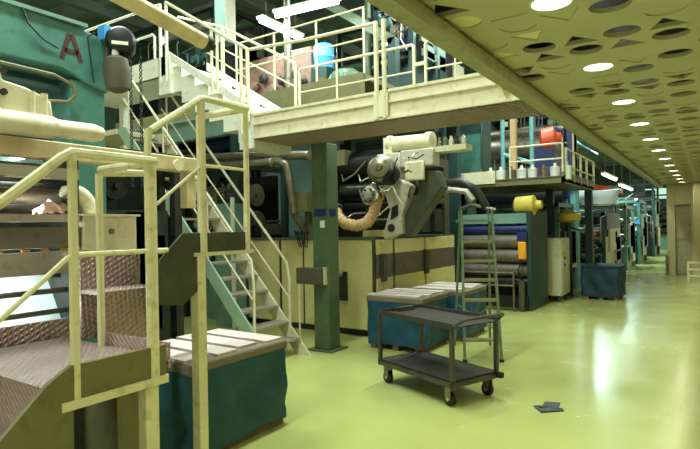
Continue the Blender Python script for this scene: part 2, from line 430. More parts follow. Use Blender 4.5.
# upper landing
X = -2.8
MB().prism([(2.07, 1.24), (2.24, 1.22), (2.36, 1.3), (2.36, 1.55), (2.86, 1.55), (2.86, 1.68), (2.25, 1.68), (1.99, 1.44), (1.99, 1.3)], 'x', X-.025, X-.005).build('stringer', 'dolive', t)
MB().box(X-.06, X+.005, 2.33, 2.88, 1.525, 1.55).build('angle_bar', 'yellow', t)
MB().box(X-.075, X-.005, 2.36, 2.43, 0, 1.525).build('leg', 'yellow', t)
MB().box(-3.34, -3.28, 2.78, 2.84, 0, 1.55).box(-3.34, -3.28, 2.2, 2.26, 0, 1.55).build('leg', 'yellow', t)
MB().tube([(X, 2.41, 1.55), (X, 2.41, 2.57)], .025).build('post', 'yellow', t)
MB().tube([(X, 2.82, 1.55), (X, 2.82, 2.57)], .02).build('post', 'yellow', t)
MB().tube([(X, 2.02, 2.31), (X, 2.40, 2.57), (X, 2.44, 2.58), (X, 2.82, 2.58), (-3.31, 2.82, 2.58)], .022).build('handrail', 'yellow', t)
MB().tube([(X, 2.05, 1.86), (X, 2.41, 2.13), (X, 2.82, 2.13)], .011).build('mid_rail', 'yellow', t)
MB().tube([(-3.31, 2.82, 1.57), (-3.31, 2.82, 2.58)], .02).build('post', 'yellow', t)
MB().box(-3.2, -2.85, 1.80, 1.95, 0, 1.0).build('support_box', 'olive', t)

# ------------------------------------------------------------------ covered pallet boxes
def tarp_mesh(x0, x1, y0, y1, z0, z1, amp=0.018, rr=0.07, seed=1):
    rnd = random.Random(seed); m = MB(); bm = m.bm
    pts = []
    def cor(cx, cy, a0):
        return [(cx+rr*math.cos(a0+PI/2*k/4), cy+rr*math.sin(a0+PI/2*k/4)) for k in range(5)]
    per = cor(x1-rr, y1-rr, 0)+cor(x0+rr, y1-rr, PI/2)+cor(x0+rr, y0+rr, PI)+cor(x1-rr, y0+rr, 3*PI/2)
    out = []
    for a, b in zip(per, per[1:]+per[:1]):
        L = math.dist(a, b); n = max(1, int(L/0.05))
        out += [(a[0]+(b[0]-a[0])*k/n, a[1]+(b[1]-a[1])*k/n) for k in range(n)]
    rows = 11; cx, cy = (x0+x1)/2, (y0+y1)/2; prev = None
    ph = [rnd.uniform(0, 6) for _ in range(6)]
    for j in range(rows+1):
        f = j/rows; ring = []
        for k, (x, y) in enumerate(out):
            s = k*0.05
            d = amp*(0.5+f)*(math.sin(s*9+ph[0]+f*3)+0.7*math.sin(s*17+ph[1]-f*5)+0.5*math.sin(s*5+f*9+ph[2]))*math.sin(PI*min(1, f*1.1+.02))**.5
            l = math.hypot(x-cx, y-cy)
            zz = z1+(z0-z1)*f+(0.012*math.sin(s*6+ph[3]) if j == rows else 0)
            ring.append(bm.verts.new((x+(x-cx)/l*d, y+(y-cy)/l*d, zz)))
        if prev:
            n = len(ring)
            for k in range(n): m._f([prev[k], prev[(k+1) % n], ring[(k+1) % n], ring[k]])
        prev = ring
    return m
def covered_box(x0, x1, y0, y1, label, tm, seed, boards=4, ztop=.75, along='x', rim=True, loose=True):
    t = thing('covered_pallet_box', label, 'covered box', ((x0+x1)/2, (y0+y1)/2, 0), 'pallet boxes under tarpaulin covers')
    for k in range(3):
        xx = x0+.06+(x1-x0-.2)*k/2
        MB().box(xx, xx+.09, y0+.03, y1-.03, 0, .09).build('pallet_runner', 'pallet', t)
    MB().box(x0+.03, x1-.03, y0+.03, y1-.03, .09, .125).build('pallet_deck', 'pallet', t)
    tarp_mesh(x0, x1, y0, y1, .07, ztop-.085, amp=.024, seed=seed).build('tarpaulin', tm, t)
    if rim: 
        MB().box(x0+.09, x1-.09, y0+.09, y1-.09, .125, ztop-.1).box(x0+.004, x1-.004, y0+.004, y1-.004, ztop-.1, ztop-.012).build('carton', 'carton', t, bevel=.02)
    else: MB().box(x0+.0, x1-.0, y0+.0, y1-.0, ztop-.09, ztop-.02).build('cover_top', tm, t, bevel=.03)
    if boards:
        w = (y1-y0)/boards
        for k in range(boards):
            ya, yb = y0+.02+w*k, y0+w*(k+1)-.045
            MB().box(x0+.02+.03*(k % 2), x1-.03-.05*((k+1) % 2), ya, yb, ztop-.012, ztop+.008).build('lid_board', 'board', t)
    return t
covered_box(-3.95, -3.07, 2.5, 3.57, 'dark teal covered pallet box behind the yellow steps, nearest of all', 'tarp', 3, 4)
covered_box(-4.05, -3.16, 6.38, 7.25, 'blue covered pallet box standing behind the dark trolley', 'tarpb', 5, 4)
covered_box(-3.85, -2.98, 7.35, 8.35, 'blue-green covered pallet box behind the ladder, partly hidden by it', 'tarpb', 8, 3)
covered_box(-2.42, -1.62, 12.85, 13.75, 'dark blue covered box on the aisle in front of the far machines', 'tarpd', 11, 0, .78, rim=False)
covered_box(-3.55, -2.55, 27.6, 28.7, 'small far-off dark blue covered box at the end of the aisle', 'tarpd', 13, 0, .85, rim=False)

# ------------------------------------------------------------------ trolley
t = thing('trolley', 'dark steel two-shelf trolley on castors in the aisle', 'trolley', (-2.40, 5.12, 0), local=True, rz=math.radians(-22))
L, W = .57, .32
MB().box(-L, L, -W, W, .74, .755).box(-L, L, -W, -W+.012, .755, .79).box(-L, L, W-.012, W, .755, .79).box(-L, -L+.012, -W, W, .755, .79).build('top_shelf', 'cart', t)
MB().box(-L, L, -W, W, .235, .25).box(-L, L, -W, -W+.02, .19, .25).box(-L, L, W-.02, W, .19, .25).box(-L, -L+.02, -W, W, .19, .25).box(L-.02, L, -W, W, .19, .25).build('bottom_shelf', 'cart', t)
for sx in (-1, 1):
    for sy in (-1, 1):
        MB().box(sx*L-.02*sx-.018, sx*L-.02*sx+.018, sy*(W-.018)-.018, sy*(W-.018)+.018, .19, .74).build('upright', 'cart', t)
        cx, cy = sx*(L-.1), sy*(W-.06)
        c = MB().box(cx-.05, cx+.05, cy-.04, cy+.04, .18, .19).box(cx-.035, cx+.035, cy-.034, cy-.026, .06, .18).box(cx-.035, cx+.035, cy+.026, cy+.034, .06, .18).build('castor', 'steel', t)
        w = MB().cyl((cx, cy-.022, .062), (cx, cy+.022, .062), .062, seg=18).build('wheel', 'rubber', c)
        MB().cyl((cx, cy-.036, .062), (cx, cy+.036, .062), .018, seg=10).build('hub', 'chrome', c)
MB().tube([(L-.02, -W+.03, .74), (L+.10, -W+.05, .83), (L+.12, -W+.08, .84), (L+.12, W-.08, .84), (L+.10, W-.05, .83), (L-.02, W-.03, .74)], .016).build('push_handle', 'cart', t)
MB().box(L-.01, L+.06, W-.05, W+.0, .20, .25).build('bumper', 'rubber', t)
MB().box(-L+.03, -L+.10, -.10, .14, .757, .80).build('tray', 'cart', t)

# ------------------------------------------------------------------ platform ladder
t = thing('platform_ladder', 'grey-green platform ladder with flat steps behind the trolley', 'ladder', (-2.36, 6.42, 0), local=True, rz=math.radians(29))
wd = .225
def lad(z): return 0.34*z/1.76              # front rails lean back with height
for s in (-1, 1):
    MB().bar((s*wd, 0, 0), (s*(wd-.03), lad(1.78), 1.78), .03, .055, up=(0, 1, 0)).build('front_rail', 'ladder', t)
    MB().bar((s*(wd+.02), .95, 0), (s*(wd-.03), lad(1.74)+.22, 1.74), .028, .04, up=(0, 1, 0)).build('rear_leg', 'ladder', t)
    MB().box(s*wd-.025, s*wd+.025, -.03, .03, 0, .03).build('foot', 'rubber', t)
for z in (.24, .49, .73, .98, 1.22, 1.47):
    MB().box(-wd+.02, wd-.02, lad(z)-.02, lad(z)+.10, z, z+.03).build('step', 'tread', t)
MB().box(-wd-.01, wd+.0, lad(1.74)-.03, lad(1.74)+.32, 1.74, 1.775).build('platform', 'teal2', t)
MB().tube([(-wd+.03, lad(1.7), 1.77), (-wd+.03, lad(1.7), 1.9), (-wd+.03, lad(1.7)+.3, 1.9), (-wd+.03, lad(1.7)+.3, 1.77)], .011).build('guard_rail', 'ladder', t)
MB().tube([(wd-.03, lad(1.7), 1.77), (wd-.03, lad(1.7), 1.9), (wd-.03, lad(1.7)+.3, 1.9), (wd-.03, lad(1.7)+.3, 1.77)], .011).build('guard_rail', 'ladder', t)
MB().tube([(-wd, .62, .62), (wd, .62, .30)], .01).build('brace', 'ladder', t)
MB().tube([(wd, .62, .62), (-wd, .62, .30)], .01).build('brace', 'ladder', t)

# ------------------------------------------------------------------ floor patch
m = MB()
P = [(-.13, -.05), (-.02, -.19), (.14, -.04), (.12, -.01), (.085, -.05), (.06, .18), (-.07, .14), (-.05, -.09), (-.11, -.02)]
random.seed(3)
lo = [m.bm.verts.new((x-1.26, y+5.12, .0005)) for x, y in P]; hi = [m.bm.verts.new((x-1.26, y+5.12, .006+random.uniform(0, .022))) for x, y in P]
ct = m.bm.verts.new((-1.25, 5.12, .012))
for k in range(len(P)):
    q = (k+1) % len(P); m._f([lo[k], lo[q], hi[q], hi[k]]); m._f([hi[k], hi[q], ct])
m._f(lo[::-1])
tag(m.build('floor_arrow', 'patch'), 'dark grey crumpled arrow marker lying alone on the glossy floor', 'floor marker')

# ------------------------------------------------------------------ bridge walkway
t = thing('bridge_walkway', 'cream bridge walkway with railings crossing overhead', 'walkway', (-3.1, 5.5, 2.87))
xa, xb = -4.92, -1.37
MB().box(xa, xb, 5.10, 5.12, 2.87, 3.20).box(xa, xb, 5.08, 5.2, 3.17, 3.20).box(xa, xb, 5.06, 5.16, 2.87, 2.89).box(xa, xb, 5.07, 5.10, 3.05, 3.07).build('front_beam', 'cream', t)
MB().box(xa-.6, xb, 5.90, 5.92, 2.87, 3.20).build('back_beam', 'cream', t)
MB().box(xa, xb, 5.121, 5.90, 2.862, 2.91).build('deck', 'grate', t)
for k in range(5): MB().box(xa+.1+k*.83, xa+.16+k*.83, 5.13, 5.87, 2.92, 2.97).build('cross_joist', 'grate', t)
MB().tube([(-4.97, 5.07, 4.04), (-4.0, 5.07, 3.97), (-3.02, 5.07, 3.945)], .021).build('top_rail', 'cream', t)
for x in (-3.02, -2.92):
    MB().tube([(x, 5.06, 2.88), (x, 5.06, 3.96)], .026).build('post', 'cream', t)
MB().box(-3.06, -2.88, 5.05, 5.07, 2.9, 3.16).build('post_plate', 'cream', t)
MB().tube([(-4.80, 5.91, 2.9), (-4.80, 5.91, 3.92), (-4.76, 5.91, 3.95), (-3.02, 5.91, 3.93), (-2.99, 5.91, 3.90), (-2.99, 5.91, 2.9)], .019).build('back_rail', 'cream', t)
MB().tube([(-2.83, 5.91, 2.9), (-2.83, 5.91, 3.90), (-2.80, 5.91, 3.93), (-1.45, 5.91, 3.9), (-1.42, 5.91, 3.87), (-1.42, 5.91, 2.9)], .019).build('back_rail', 'cream', t)
MB().tube([(-4.80, 5.91, 3.62), (-2.99, 5.91, 3.60)], .011).build('mid_rail', 'cream', t)
MB().tube([(-2.83, 5.91, 3.60), (-1.42, 5.91, 3.58)], .011).build('mid_rail', 'cream', t)
MB().tube([(-4.15, 5.91, 2.9), (-4.15, 5.91, 3.94)], .014).build('post', 'cream', t)
MB().tube([(-2.45, 5.91, 2.9), (-2.45, 5.91, 3.92)], .012).build('post', 'cream', t)
MB().box(-2.99, -2.83, 5.895, 5.925, 3.3, 3.34).box(-2.99, -2.83, 5.895, 5.925, 3.66, 3.70).build('link_plate', 'cream', t)
MB().cyl((-1.62, 5.08, 3.02), (-1.62, 5.02, 3.02), .03).build('bolt', 'mustard', t)

# column that carries the bridge
t = thing('steel_column', 'dark green square steel column under the bridge walkway', 'column', (-4.47, 5.93, 0))
MB().box(-4.60, -4.34, 5.90, 6.16, .02, 2.87).build('shaft', 'green', t, bevel=.01)
MB().box(-4.68, -4.26, 5.82, 6.24, 0, .02).build('base_plate', 'green', t)
MB().box(-4.78, -4.40, 5.74, 5.90, .93, 1.15).build('junction_box', 'grey', t, bevel=.008)
MB().box(-4.42, -4.36, 5.86, 5.90, .92, 1.16).build('bracket', 'cab', t)
MB().box(-4.56, -4.36, 5.892, 5.90, 1.86, 1.96).box(-4.34, -4.335, 5.95, 6.1, 1.86, 1.96).build('name_band', 'navy', t)
MB().box(-4.46, -4.38, 5.888, 5.893, 1.70, 1.80).build('notice', 'label', t)
MB().tube([(-4.76, 5.78, .93), (-4.76, 5.78, .02)], .012).build('conduit', 'yellow', t)

# ------------------------------------------------------------------ lower staircase, climbs along -X
t = thing('lower_staircase', 'grey-green and cream steel staircase climbing left behind the near box', 'staircase', (-5.9, 5.27, 0))
N = 16; rise = 3.3/N; run = 3.0/N
def sx(z): return -4.55-z*3.0/3.3
for y, mt_ in ((4.93, 'palegreen'), (5.62, 'cream')):
    a, b2 = (sx(0)+.02, y, .03), (sx(3.3), y, 3.33)
    MB().prism([(sx(0)+.10, 0), (sx(3.3)+.10, 3.3), (sx(3.3)-.14, 3.3), (sx(.0)-.14, 0)], 'y', y-.015, y+.015).build('stringer', mt_, t)
for k in range(1, N):
    z = k*rise; x = sx(z)
    MB().box(x-.14, x+.12, 4.945, 5.605, z-.015, z+.015).build('tread', 'lbrown', t)
for y, zo in ((4.93, 1.0), (5.62, .93)):
    MB().tube([(sx(.0)-.25, y, .30), (sx(.0)-.25, y, 1.0), (sx(.3)-.02, y, .3+zo), (sx(3.25), y, 3.25+zo)], .019).build('handrail', 'cream', t)
    MB().tube([(sx(.3), y, .3+zo*.5), (sx(3.25), y, 3.25+zo*.5)], .012).build('mid_rail', 'cream', t)
    for z in (1.2, 2.2, 3.1): MB().tube([(sx(z), y, z), (sx(z), y, z+zo)], .014).build('post', 'cream', t)
MB().box(sx(3.3)-1.6, sx(3.3)-.1, 4.9, 5.65, 3.22, 3.3).build('landing', 'cream', t)
for y in (4.95, 5.6): MB().box(sx(3.3)-1.5, sx(3.3)-1.4, y-.05, y+.05, 0, 3.22).build('landing_leg', 'teal2', t)

# ------------------------------------------------------------------ upper staircase from the bridge to the high landing
t = thing('upper_staircase', 'white stepped staircase rising left from the bridge walkway', 'staircase', (-5.8, 5.5, 2.87))
n = 6; x0, z0 = -4.94, 3.20; dx, dz = -1.72/n, 1.06/n
for y in (5.10, 5.88):
    MB().prism([(x0+.0, z0+.12), (x0-.0, z0-.0), (x0+dx*n, z0+dz*n+.0), (x0+dx*n, z0+dz*n+.12)], 'y', y-.02, y+.02).build('stringer', 'white', t)
for k in range(n):
    xk = x0+dx*k
    MB().box(xk+dx, xk, 5.13, 5.85, z0+dz*(k+1)-.52, z0+dz*(k+1)-.14).build('step', 'white', t)
MB().box(-5.20, -4.93, 5.12, 5.86, 2.76, 3.16).build('end_box', 'white', t)
MB().box(-9.2, -6.66, 5.08, 5.90, 4.0, 4.10).box(-9.2, -6.62, 5.06, 5.12, 4.0, 4.28).build('landing', 'white', t)
MB().box(-6.80, -6.55, 5.06, 5.22, 3.72, 4.28).build('post_shoe', 'white', t)
for x in (-6.62, -6.76):
    MB().tube([(x, 5.07, 3.9), (x, 5.07, 5.08)], .024).build('post', 'white', t)
MB().tube([(-6.62, 5.07, 5.07), (-4.98, 5.07, 4.05), (-4.98, 5.07, 3.1)], .023).build('handrail', 'cream', t)
MB().tube([(-6.62, 5.07, 4.72), (-4.98, 5.07, 3.66)], .012).build('mid_rail', 'cream', t)
for x in (-5.55, -5.66): MB().tube([(x, 5.07, 3.55), (x, 5.07, 4.05+(-4.98-x)*.622)], .02).build('post', 'cream', t)
MB().tube([(-5.10, 5.07, 2.95), (-5.10, 5.07, 4.13)], .022).build('post', 'cream', t)
MB().tube([(-7.4, 5.91, 5.30), (-6.34, 5.91, 4.90), (-4.9, 5.91, 4.07), (-4.87, 5.91, 4.0), (-4.87, 5.91, 2.95)], .021).build('handrail', 'cream', t)
MB().tube([(-6.34, 5.91, 4.55), (-4.88, 5.91, 3.72)], .012).build('mid_rail', 'cream', t)
MB().tube([(-6.34, 5.91, 4.0), (-6.34, 5.91, 4.9)], .03).build('post', 'yellow', t)
MB().tube([(-6.76, 5.07, 5.07), (-9.2, 5.07, 5.12)], .02).build('handrail', 'white', t)
MB().tube([(-6.9, 5.07, 4.28), (-6.9, 5.07, 4.62), (-6.95, 5.07, 4.66), (-9.2, 5.07, 4.68)], .018).build('mid_rail', 'white', t)
MB().tube([(-8.1, 5.07, 4.28), (-8.1, 5.07, 5.1)], .018).build('post', 'white', t)
MB().box(-8.9, -8.78, 5.1, 5.22, 0, 4.0).box(-8.9, -8.78, 5.76, 5.88, 0, 4.0).build('leg', 'white', t)

# ------------------------------------------------------------------ teal gantry with the letter A
t = thing('gantry_beam', 'teal gantry beam marked with a dark letter A, upper left', 'gantry', (-4.6, 2.55, 0))
MB().prism([(.6, 3.05), (2.35, 3.05), (2.52, 2.98), (2.74, 2.92), (2.74, 3.36), (2.66, 3.40), (2.5, 3.43), (.6, 3.50)], 'x', -4.75, -4.4).build('beam', 'teal', t, bevel=.012)
MB().box(-4.80, -4.37, .6, 2.55, 3.44, 3.47).build('flange', 'teal2', t)
MB().box(-4.74, -4.42, 2.42, 2.72, 0, 2.98).build('column', 'teal', t)
MB().tube([(-4.36, .7, 2.99), (-4.36, 2.25, 2.97), (-4.36, 2.40, 2.92), (-4.36, 2.43, 2.84), (-4.36, 2.36, 2.77), (-4.36, 2.2, 2.75), (-4.36, .7, 2.77)], .014).build('guard_loop', 'olive', t)
MB().cyl((-4.55, .7, 2.88), (-4.55, 2.35, 2.88), .10, seg=18).build('shaft_tube', 'dteal', t)
MB().tube([(-4.38, 2.02, 3.47), (-4.375, 2.07, 3.33), (-4.375, 2.18, 3.24), (-4.38, 2.3, 3.2)], .008).build('cable', 'wire', t)
MB().tube([(-4.38, 2.62, 3.42), (-4.375, 2.55, 3.36), (-4.375, 2.57, 3.2), (-4.375, 2.6, 2.98)], .006).build('cable', 'wire', t)
a = MB()
yc, zc = 2.415, 3.14
a.bar((-4.397, yc-.075, zc), (-4.397, yc-.01, zc+.21), .006, .036, up=(0, 1, 0)); a.bar((-4.397, yc+.085, zc), (-4.397, yc+.01, zc+.21), .006, .036, up=(0, 1, 0))
a.box(-4.4, -4.394, yc-.05, yc+.06, zc+.05, zc+.085)
a.build('letter', 'letter', t, label='dark red capital letter A')
MB().box(-4.62, -4.42, 2.70, 2.78, 3.1, 3.3).build('end_plate', 'brown', t)

t = thing('chain_hoist', 'black chain hoist with tan chain bag beside the letter A gantry', 'hoist', (-4.25, 2.85, 2.4))
MB().lathe((-4.36, 2.86, 3.34), (.55, -.4, 0), [(0, .06), (.02, .115), (.22, .125), (.26, .10), (.28, .03)], 22).build('drum_housing', 'black', t)
MB().obox((-4.134, 2.694, 3.30), (.012, .13, .028), (0, 0, -.63)).build('label_strip', 'label', t)
MB().box(-4.50, -4.36, 2.72, 2.86, 3.22, 3.36).build('mount_bracket', 'brown', t)
MB().box(-4.44, -4.34, 2.68, 2.78, 3.38, 3.5).build('control_box', 'blue', t)
MB().lathe((-4.2, 2.69, 3.20), (0, .1, -1), [(0, .05), (.03, .10), (.14, .115), (.28, .10), (.31, .04)], 16).build('chain_bag', 'grey', t)
MB().tube([(-4.2, 2.70, 3.30), (-4.2, 2.69, 3.2)], .03).build('bag_neck', 'label', t)
for y in (2.80, 2.90):
    m = MB()
    for k in range(34):
        z = 3.22-.034*k
        m.torus((-4.15, y, z), (1, 0, 0) if k % 2 else (0, 1, 0), .014, .005, 8, 5)
    m.build('chain', 'wire', t)

t = thing('overhead_boom', 'tan round boom reaching diagonally overhead at the upper left', 'boom', (-3.2, .6, 0))
MB().tube([(-3.2, .5, 3.46), (-3.2, 2.12, 3.245), (-3.2, 2.8, 3.14)], .058, 14).build('boom_tube', 'wood', t)
MB().lathe((-3.2, 2.79, 3.142), (0, 1, -.15), [(0, .066), (.05, .066), (.06, .03), (.1, .03)], 12).build('end_cap', 'dark', t)
MB().box(-3.26, -3.14, .44, .56, 0, 3.5).build('mast', 'wood', t)

# ------------------------------------------------------------------ coating machine at the left edge
t = thing('roller_machine', 'cream and grey roller machine behind the yellow steps, left edge', 'machine', (-4.0, 1.6, 0))
MB().box(-4.9, -4.5, .4, 2.3, 0, 2.25).build('body', 'dark', t)
MB().box(-4.5, -3.62, 2.0, 2.06, .0, 1.38).build('end_frame', 'dark', t)
MB().box(-4.5, -3.62, .4, 2.0, 0, 1.02).build('base', 'dark', t)
MB().box(-3.72, -3.60, .4, 2.02, 2.06, 2.13).build('upper_beam', 'lbrown', t)
MB().box(-3.70, -3.60, .4, 2.02, 1.77, 1.82).build('ledge', 'lbrown', t)
MB().box(-4.2, -3.62, .4, 2.02, 1.80, 1.815).build('shelf', 'brown', t)
MB().box(-3.68, -3.61, .4, 2.02, 1.60, 1.735).build('cover_panel', 'brown', t)
for y in (1.52, 1.68, 1.8, 1.93): MB().ball((-3.64, y, 1.585), .02, 8, sc=(1, 1.6, .6)).build('latch', 'orange', t)
MB().box(-3.66, -3.56, .4, 2.04, 1.43, 1.575).build('lower_beam', 'lbrown', t)
MB().prism([(-3.80, 1.03), (-3.80, 1.04), (-4.05, 1.42), (-4.06, 1.42)], 'y', .4, 2.0).build('film_web', 'glass', t)
for z0_, z1_ in ((1.29, 1.33), (1.15, 1.18)): MB().cyl((-3.70, .4, z0_+.015), (-3.70, 2.0, z0_+.015), .018, seg=8).build('web_bar', 'brown', t)
lamp('film_fill_light', (-3.70, 1.2, 1.42), (1.5, .03), 26, (226, 255, 250), rot=(0, math.radians(-40), PI/2)); MB().box(-3.73, -3.67, .45, 1.95, 1.424, 1.432).build('added_strip', 'label', t)  # lamp and strip added under the beam to brighten the film
MB().box(-3.75, -3.65, 1.96, 2.05, 1.0, 1.43).build('end_post', 'black', t)
for x, z, r in ((-3.85, 1.95, .055), (-4.05, 2.0, .06), (-4.2, 1.88, .05), (-3.8, 1.64, .05), (-3.95, 2.14, .05)):
    MB().cyl((x, .4, z), (x, 2.0, z), r, seg=16).build('roller', 'brown', t)
MB().box(-4.4, -3.66, 2.0, 2.05, 1.5, 2.2).build('bearing_plate', 'dark', t)
MB().box(-3.95, -3.60, 2.04, 2.46, 1.56, 1.82).build('drive_cover', 'cream', t, bevel=.012)
MB().box(-3.97, -3.58, 2.02, 2.48, 1.81, 1.825).build('drive_lid', 'cream', t)
MB().cyl((-3.6, 2.25, 1.70), (-3.585, 2.25, 1.70), .02, seg=10).build('knob', 'brown', t)
MB().tube([(-3.74, 1.99, 2.0)]+arc((-3.74, 2.02, 1.84), (0, 1, 0), (0, 0, 1), .15, 1.6, .1, 6)+[(-3.74, 2.17, 1.82)], .06, 12).build('duct_elbow', 'cream', t)
# cream upper assembly
MB().prism([(.8, 2.84), (1.58, 2.82), (1.60, 2.68), (1.74, 2.66), (1.83, 2.63), (1.86, 2.60), (1.90, 2.60), (1.92, 2.45), (.8, 2.45)], 'x', -3.95, -3.72).build('arm_casting', 'cream', t, bevel=.012)
for y in (1.78, 1.86): MB().cyl((-3.73, y, 2.38), (-3.73, y, 2.64), .022, seg=10).build('cylinder_rod', 'cream', t)
for y, z in ((1.6, 2.74), (1.6, 2.60)): MB().cyl((-3.72, y, z), (-3.70, y, z), .022, seg=10).build('bolt', 'dark', t)
MB().lathe((-3.72, .6, 2.40), (0, 1, .012), [(0, .075), (1.3, .078), (1.34, .062), (1.6, .066), (1.66, .05), (1.665, .02)], 18).build('cream_roller', 'cream', t)
MB().box(-3.98, -3.86, .8, 3.28, 2.22, 2.35).build('guide_beam', 'wood', t, bevel=.01)
MB().box(-3.97, -3.88, .85, .95, 0, 2.22).build('beam_leg', 'wood', t)
MB().box(-3.97, -3.88, 3.16, 3.26, 1.9, 2.22).build('beam_stop', 'wood', t)
MB().cyl((-3.86, 3.05, 2.27), (-3.84, 3.05, 2.27), .05, seg=14).build('beam_boss', 'cream', t)
MB().box(-4.72, -4.64, .4, 2.3, 2.2, 2.32).build('rear_beam', 'teal2', t)
for y, z in ((1.86, 2.33), (2.06, 2.30)): MB().bar((-4.7, y, z), (-4.02, y, z), .05, .025).build('glow_tube', 'tube', t)  # two glowing bars laid across the machine
MB().cyl((-4.05, 1.35, 2.12), (-3.8, 1.35, 2.12), .05, seg=12).build('gear_motor', 'dark', t)
def rag(c, s, seed, lab):
    rnd = random.Random(seed); m = MB(); n = 7; g = []
    for i in range(n):
        row = []
        for j in range(n):
            u, v = i/(n-1)-.5, j/(n-1)-.5
            row.append(m.bm.verts.new((c[0]+u*s[0]+rnd.uniform(-.01, .01), c[1]+v*s[1]+rnd.uniform(-.012, .012), c[2]+max(.004, s[2]*(1-2.6*(u*u+v*v))*rnd.uniform(.5, 1.1)))))
        g.append(row)
    for i in range(n-1):
        for j in range(n-1): m._f([g[i][j], g[i+1][j], g[i+1][j+1], g[i][j+1]])
    o = m.build('cleaning_rag', 'pink'); sm = o.modifiers.new('solid', 'SOLIDIFY'); sm.thickness = .004
    tag(o, lab, 'rag')
rag((-3.70, 1.86, 1.822), (.14, .17, .10), 1, 'larger pink rag heaped on the roller machine ledge')
rag((-3.74, 1.99, 1.83), (.1, .10, .09), 5, 'smaller pale pink rag beside the cream drive cover')

# ------------------------------------------------------------------ machine base with cream panels
t = thing('machine_base', 'long cream-panelled machine base behind the green column', 'machine base', (-5.6, 7.6, 0))
MB().box(-7.0, -4.28, 6.99, 10.1, .10, 1.53).build('body', 'dolive', t)
MB().box(-6.95, -4.35, 7.05, 10.0, 0, .10).build('plinth', 'black', t)
for xa_, xb_ in ((-6.98, -6.18), (-6.12, -5.66), (-5.62, -5.2), (-5.16, -4.95), (-4.92, -4.30)):
    MB().box(xa_, xb_, 6.965, 6.99, .11, 1.5).build('panel', 'panel', t, bevel=.006)
MB().box(-7.0, -4.27, 6.95, 7.0, 1.5, 1.545).build('top_edge', 'green', t)
for y0_, y1_ in ((7.05, 7.55), (7.62, 8.7), (8.76, 10.05)):
    MB().box(-4.28, -4.25, y0_, y1_, .11, .9).build('side_panel', 'panel', t, bevel=.006)
    MB().box(-4.28, -4.25, y0_, y1_, 1.27, 1.5).build('side_panel', 'panel', t, bevel=.006)
    MB().box(-4.275, -4.255, y0_, y1_, .9, 1.27).build('recess_panel', 'brown', t)
for y in (7.15, 8.66): MB().box(-4.26, -4.2, y, y+.12, .85, 1.28).build('hinge_block', 'dolive', t)
for y in (7.2, 8.2): MB().box(-4.6, -4.24, y, y+.2, 1.545, 1.65).build('pedestal', 'panel', t)
MB().box(-4.9, -4.75, 6.9, 6.965, .55, 1.0).build('hose_reel', 'dark', t)
MB().ball((-4.84, 6.88, .98), .06, 10).build('reel_boss', 'lbrown', t)

# ------------------------------------------------------------------ unwinder with black rolls on the base
t = thing('unwind_unit', 'dark roll-winding unit with black rollers under the bridge walkway', 'machine', (-4.6, 7.6, 1.545))
MB().box(-5.2, -5.1, 7.15, 9.2, 1.545, 3.0).build('side_frame', 'dark', t)
MB().box(-4.05, -3.98, 7.5, 7.62, 1.545, 2.9).box(-4.05, -3.98, 9.0, 9.2, 1.545, 2.9).box(-4.05, -3.98, 7.62, 9.0, 2.75, 2.9).box(-4.05, -3.98, 7.62, 9.0, 2.1, 2.2).build('side_frame', 'dolive', t)
for y in (7.9, 8.3, 8.7): MB().cyl((-4.05, y, 2.45), (-3.93, y, 2.45), .12, seg=16).build('bearing', 'steel', t)
for y in (8.0, 8.5): MB().box(-4.05, -3.95, y, y+.3, 1.6, 2.0).build('drive_box', 'dark', t)
MB().box(-5.2, -4.0, 9.1, 9.2, 1.545, 3.0).build('rear_frame', 'black', t)
for y, z, r, mm in ((7.4, 2.72, .22, 'black'), (7.35, 2.30, .12, 'shaft'), (7.42, 2.05, .09, 'black'), (7.7, 2.45, .14, 'black'), (7.5, 1.78, .1, 'shaft'), (7.9, 2.9, .1, 'black')):
    MB().lathe((-5.1, y, z), (1, 0, 0), [(0, .03), (.03, .03), (.031, r), (1.02, r), (1.021, .03), (1.07, .03)], 20).build('roll', mm, t)
MB().box(-5.05, -4.86, 7.1, 7.3, 2.70, 2.95).build('bracket', 'olive', t)
random.seed(11)
for k in range(9):
    x0_ = -4.95+random.random()*.8; z0_ = 1.85+random.random()*.8
    MB().tube([(x0_, 7.1, z0_), (x0_+.1, 7.0, z0_-.12), (x0_+.3, 7.02, z0_-.1+random.uniform(-.1, .2)), (x0_+.45, 7.12, z0_+random.uniform(-.2, .3))], .012, 6).build('cable', random.choice(['wire', 'steel', 'chrome']), t)
hp = [(-4.98, 7.0, 1.98), (-4.88, 6.9, 1.88), (-4.72, 6.88, 1.76), (-4.52, 6.9, 1.72), (-4.36, 6.94, 1.76), (-4.27, 7.0, 1.9), (-4.24, 7.06, 2.1), (-4.2, 7.1, 2.25)]
m = MB().tube(hp, .085, 12)
for a, b2 in zip(hp, hp[1:]):
    for f in (.0, .33, .66):
        p = Vector(a).lerp(Vector(b2), f); m.torus(p, Vector(b2)-Vector(a), .085, .012, 14, 5)
m.build('flexible_hose', 'hose', t)
MB().lathe((-5.08, 7.02, 2.1), (.6, -.2, -.7), [(0, .13), (.12, .13), (.14, .1), (.2, .1)], 16).build('hose_coupling', 'black', t)
MB().torus((-4.98, 6.98, 1.99), (.6, -.2, -.7), .12, .015, 16, 6).build('clamp_ring', 'chrome', t)
MB().lathe((-4.32, 7.02, 2.18), (0, -1, 0), [(0, .15), (.05, .15), (.06, .12), (.09, .12), (.1, .05), (.13, .05)], 20).build('air_valve', 'chrome', t)
for k in range(6):
    an = k*PI/3
    MB().cyl((-4.32+.1*math.cos(an), 6.96, 2.18+.1*math.sin(an)), (-4.32+.1*math.cos(an), 6.91, 2.18+.1*math.sin(an)), .016, seg=8).build('bolt', 'dark', t)

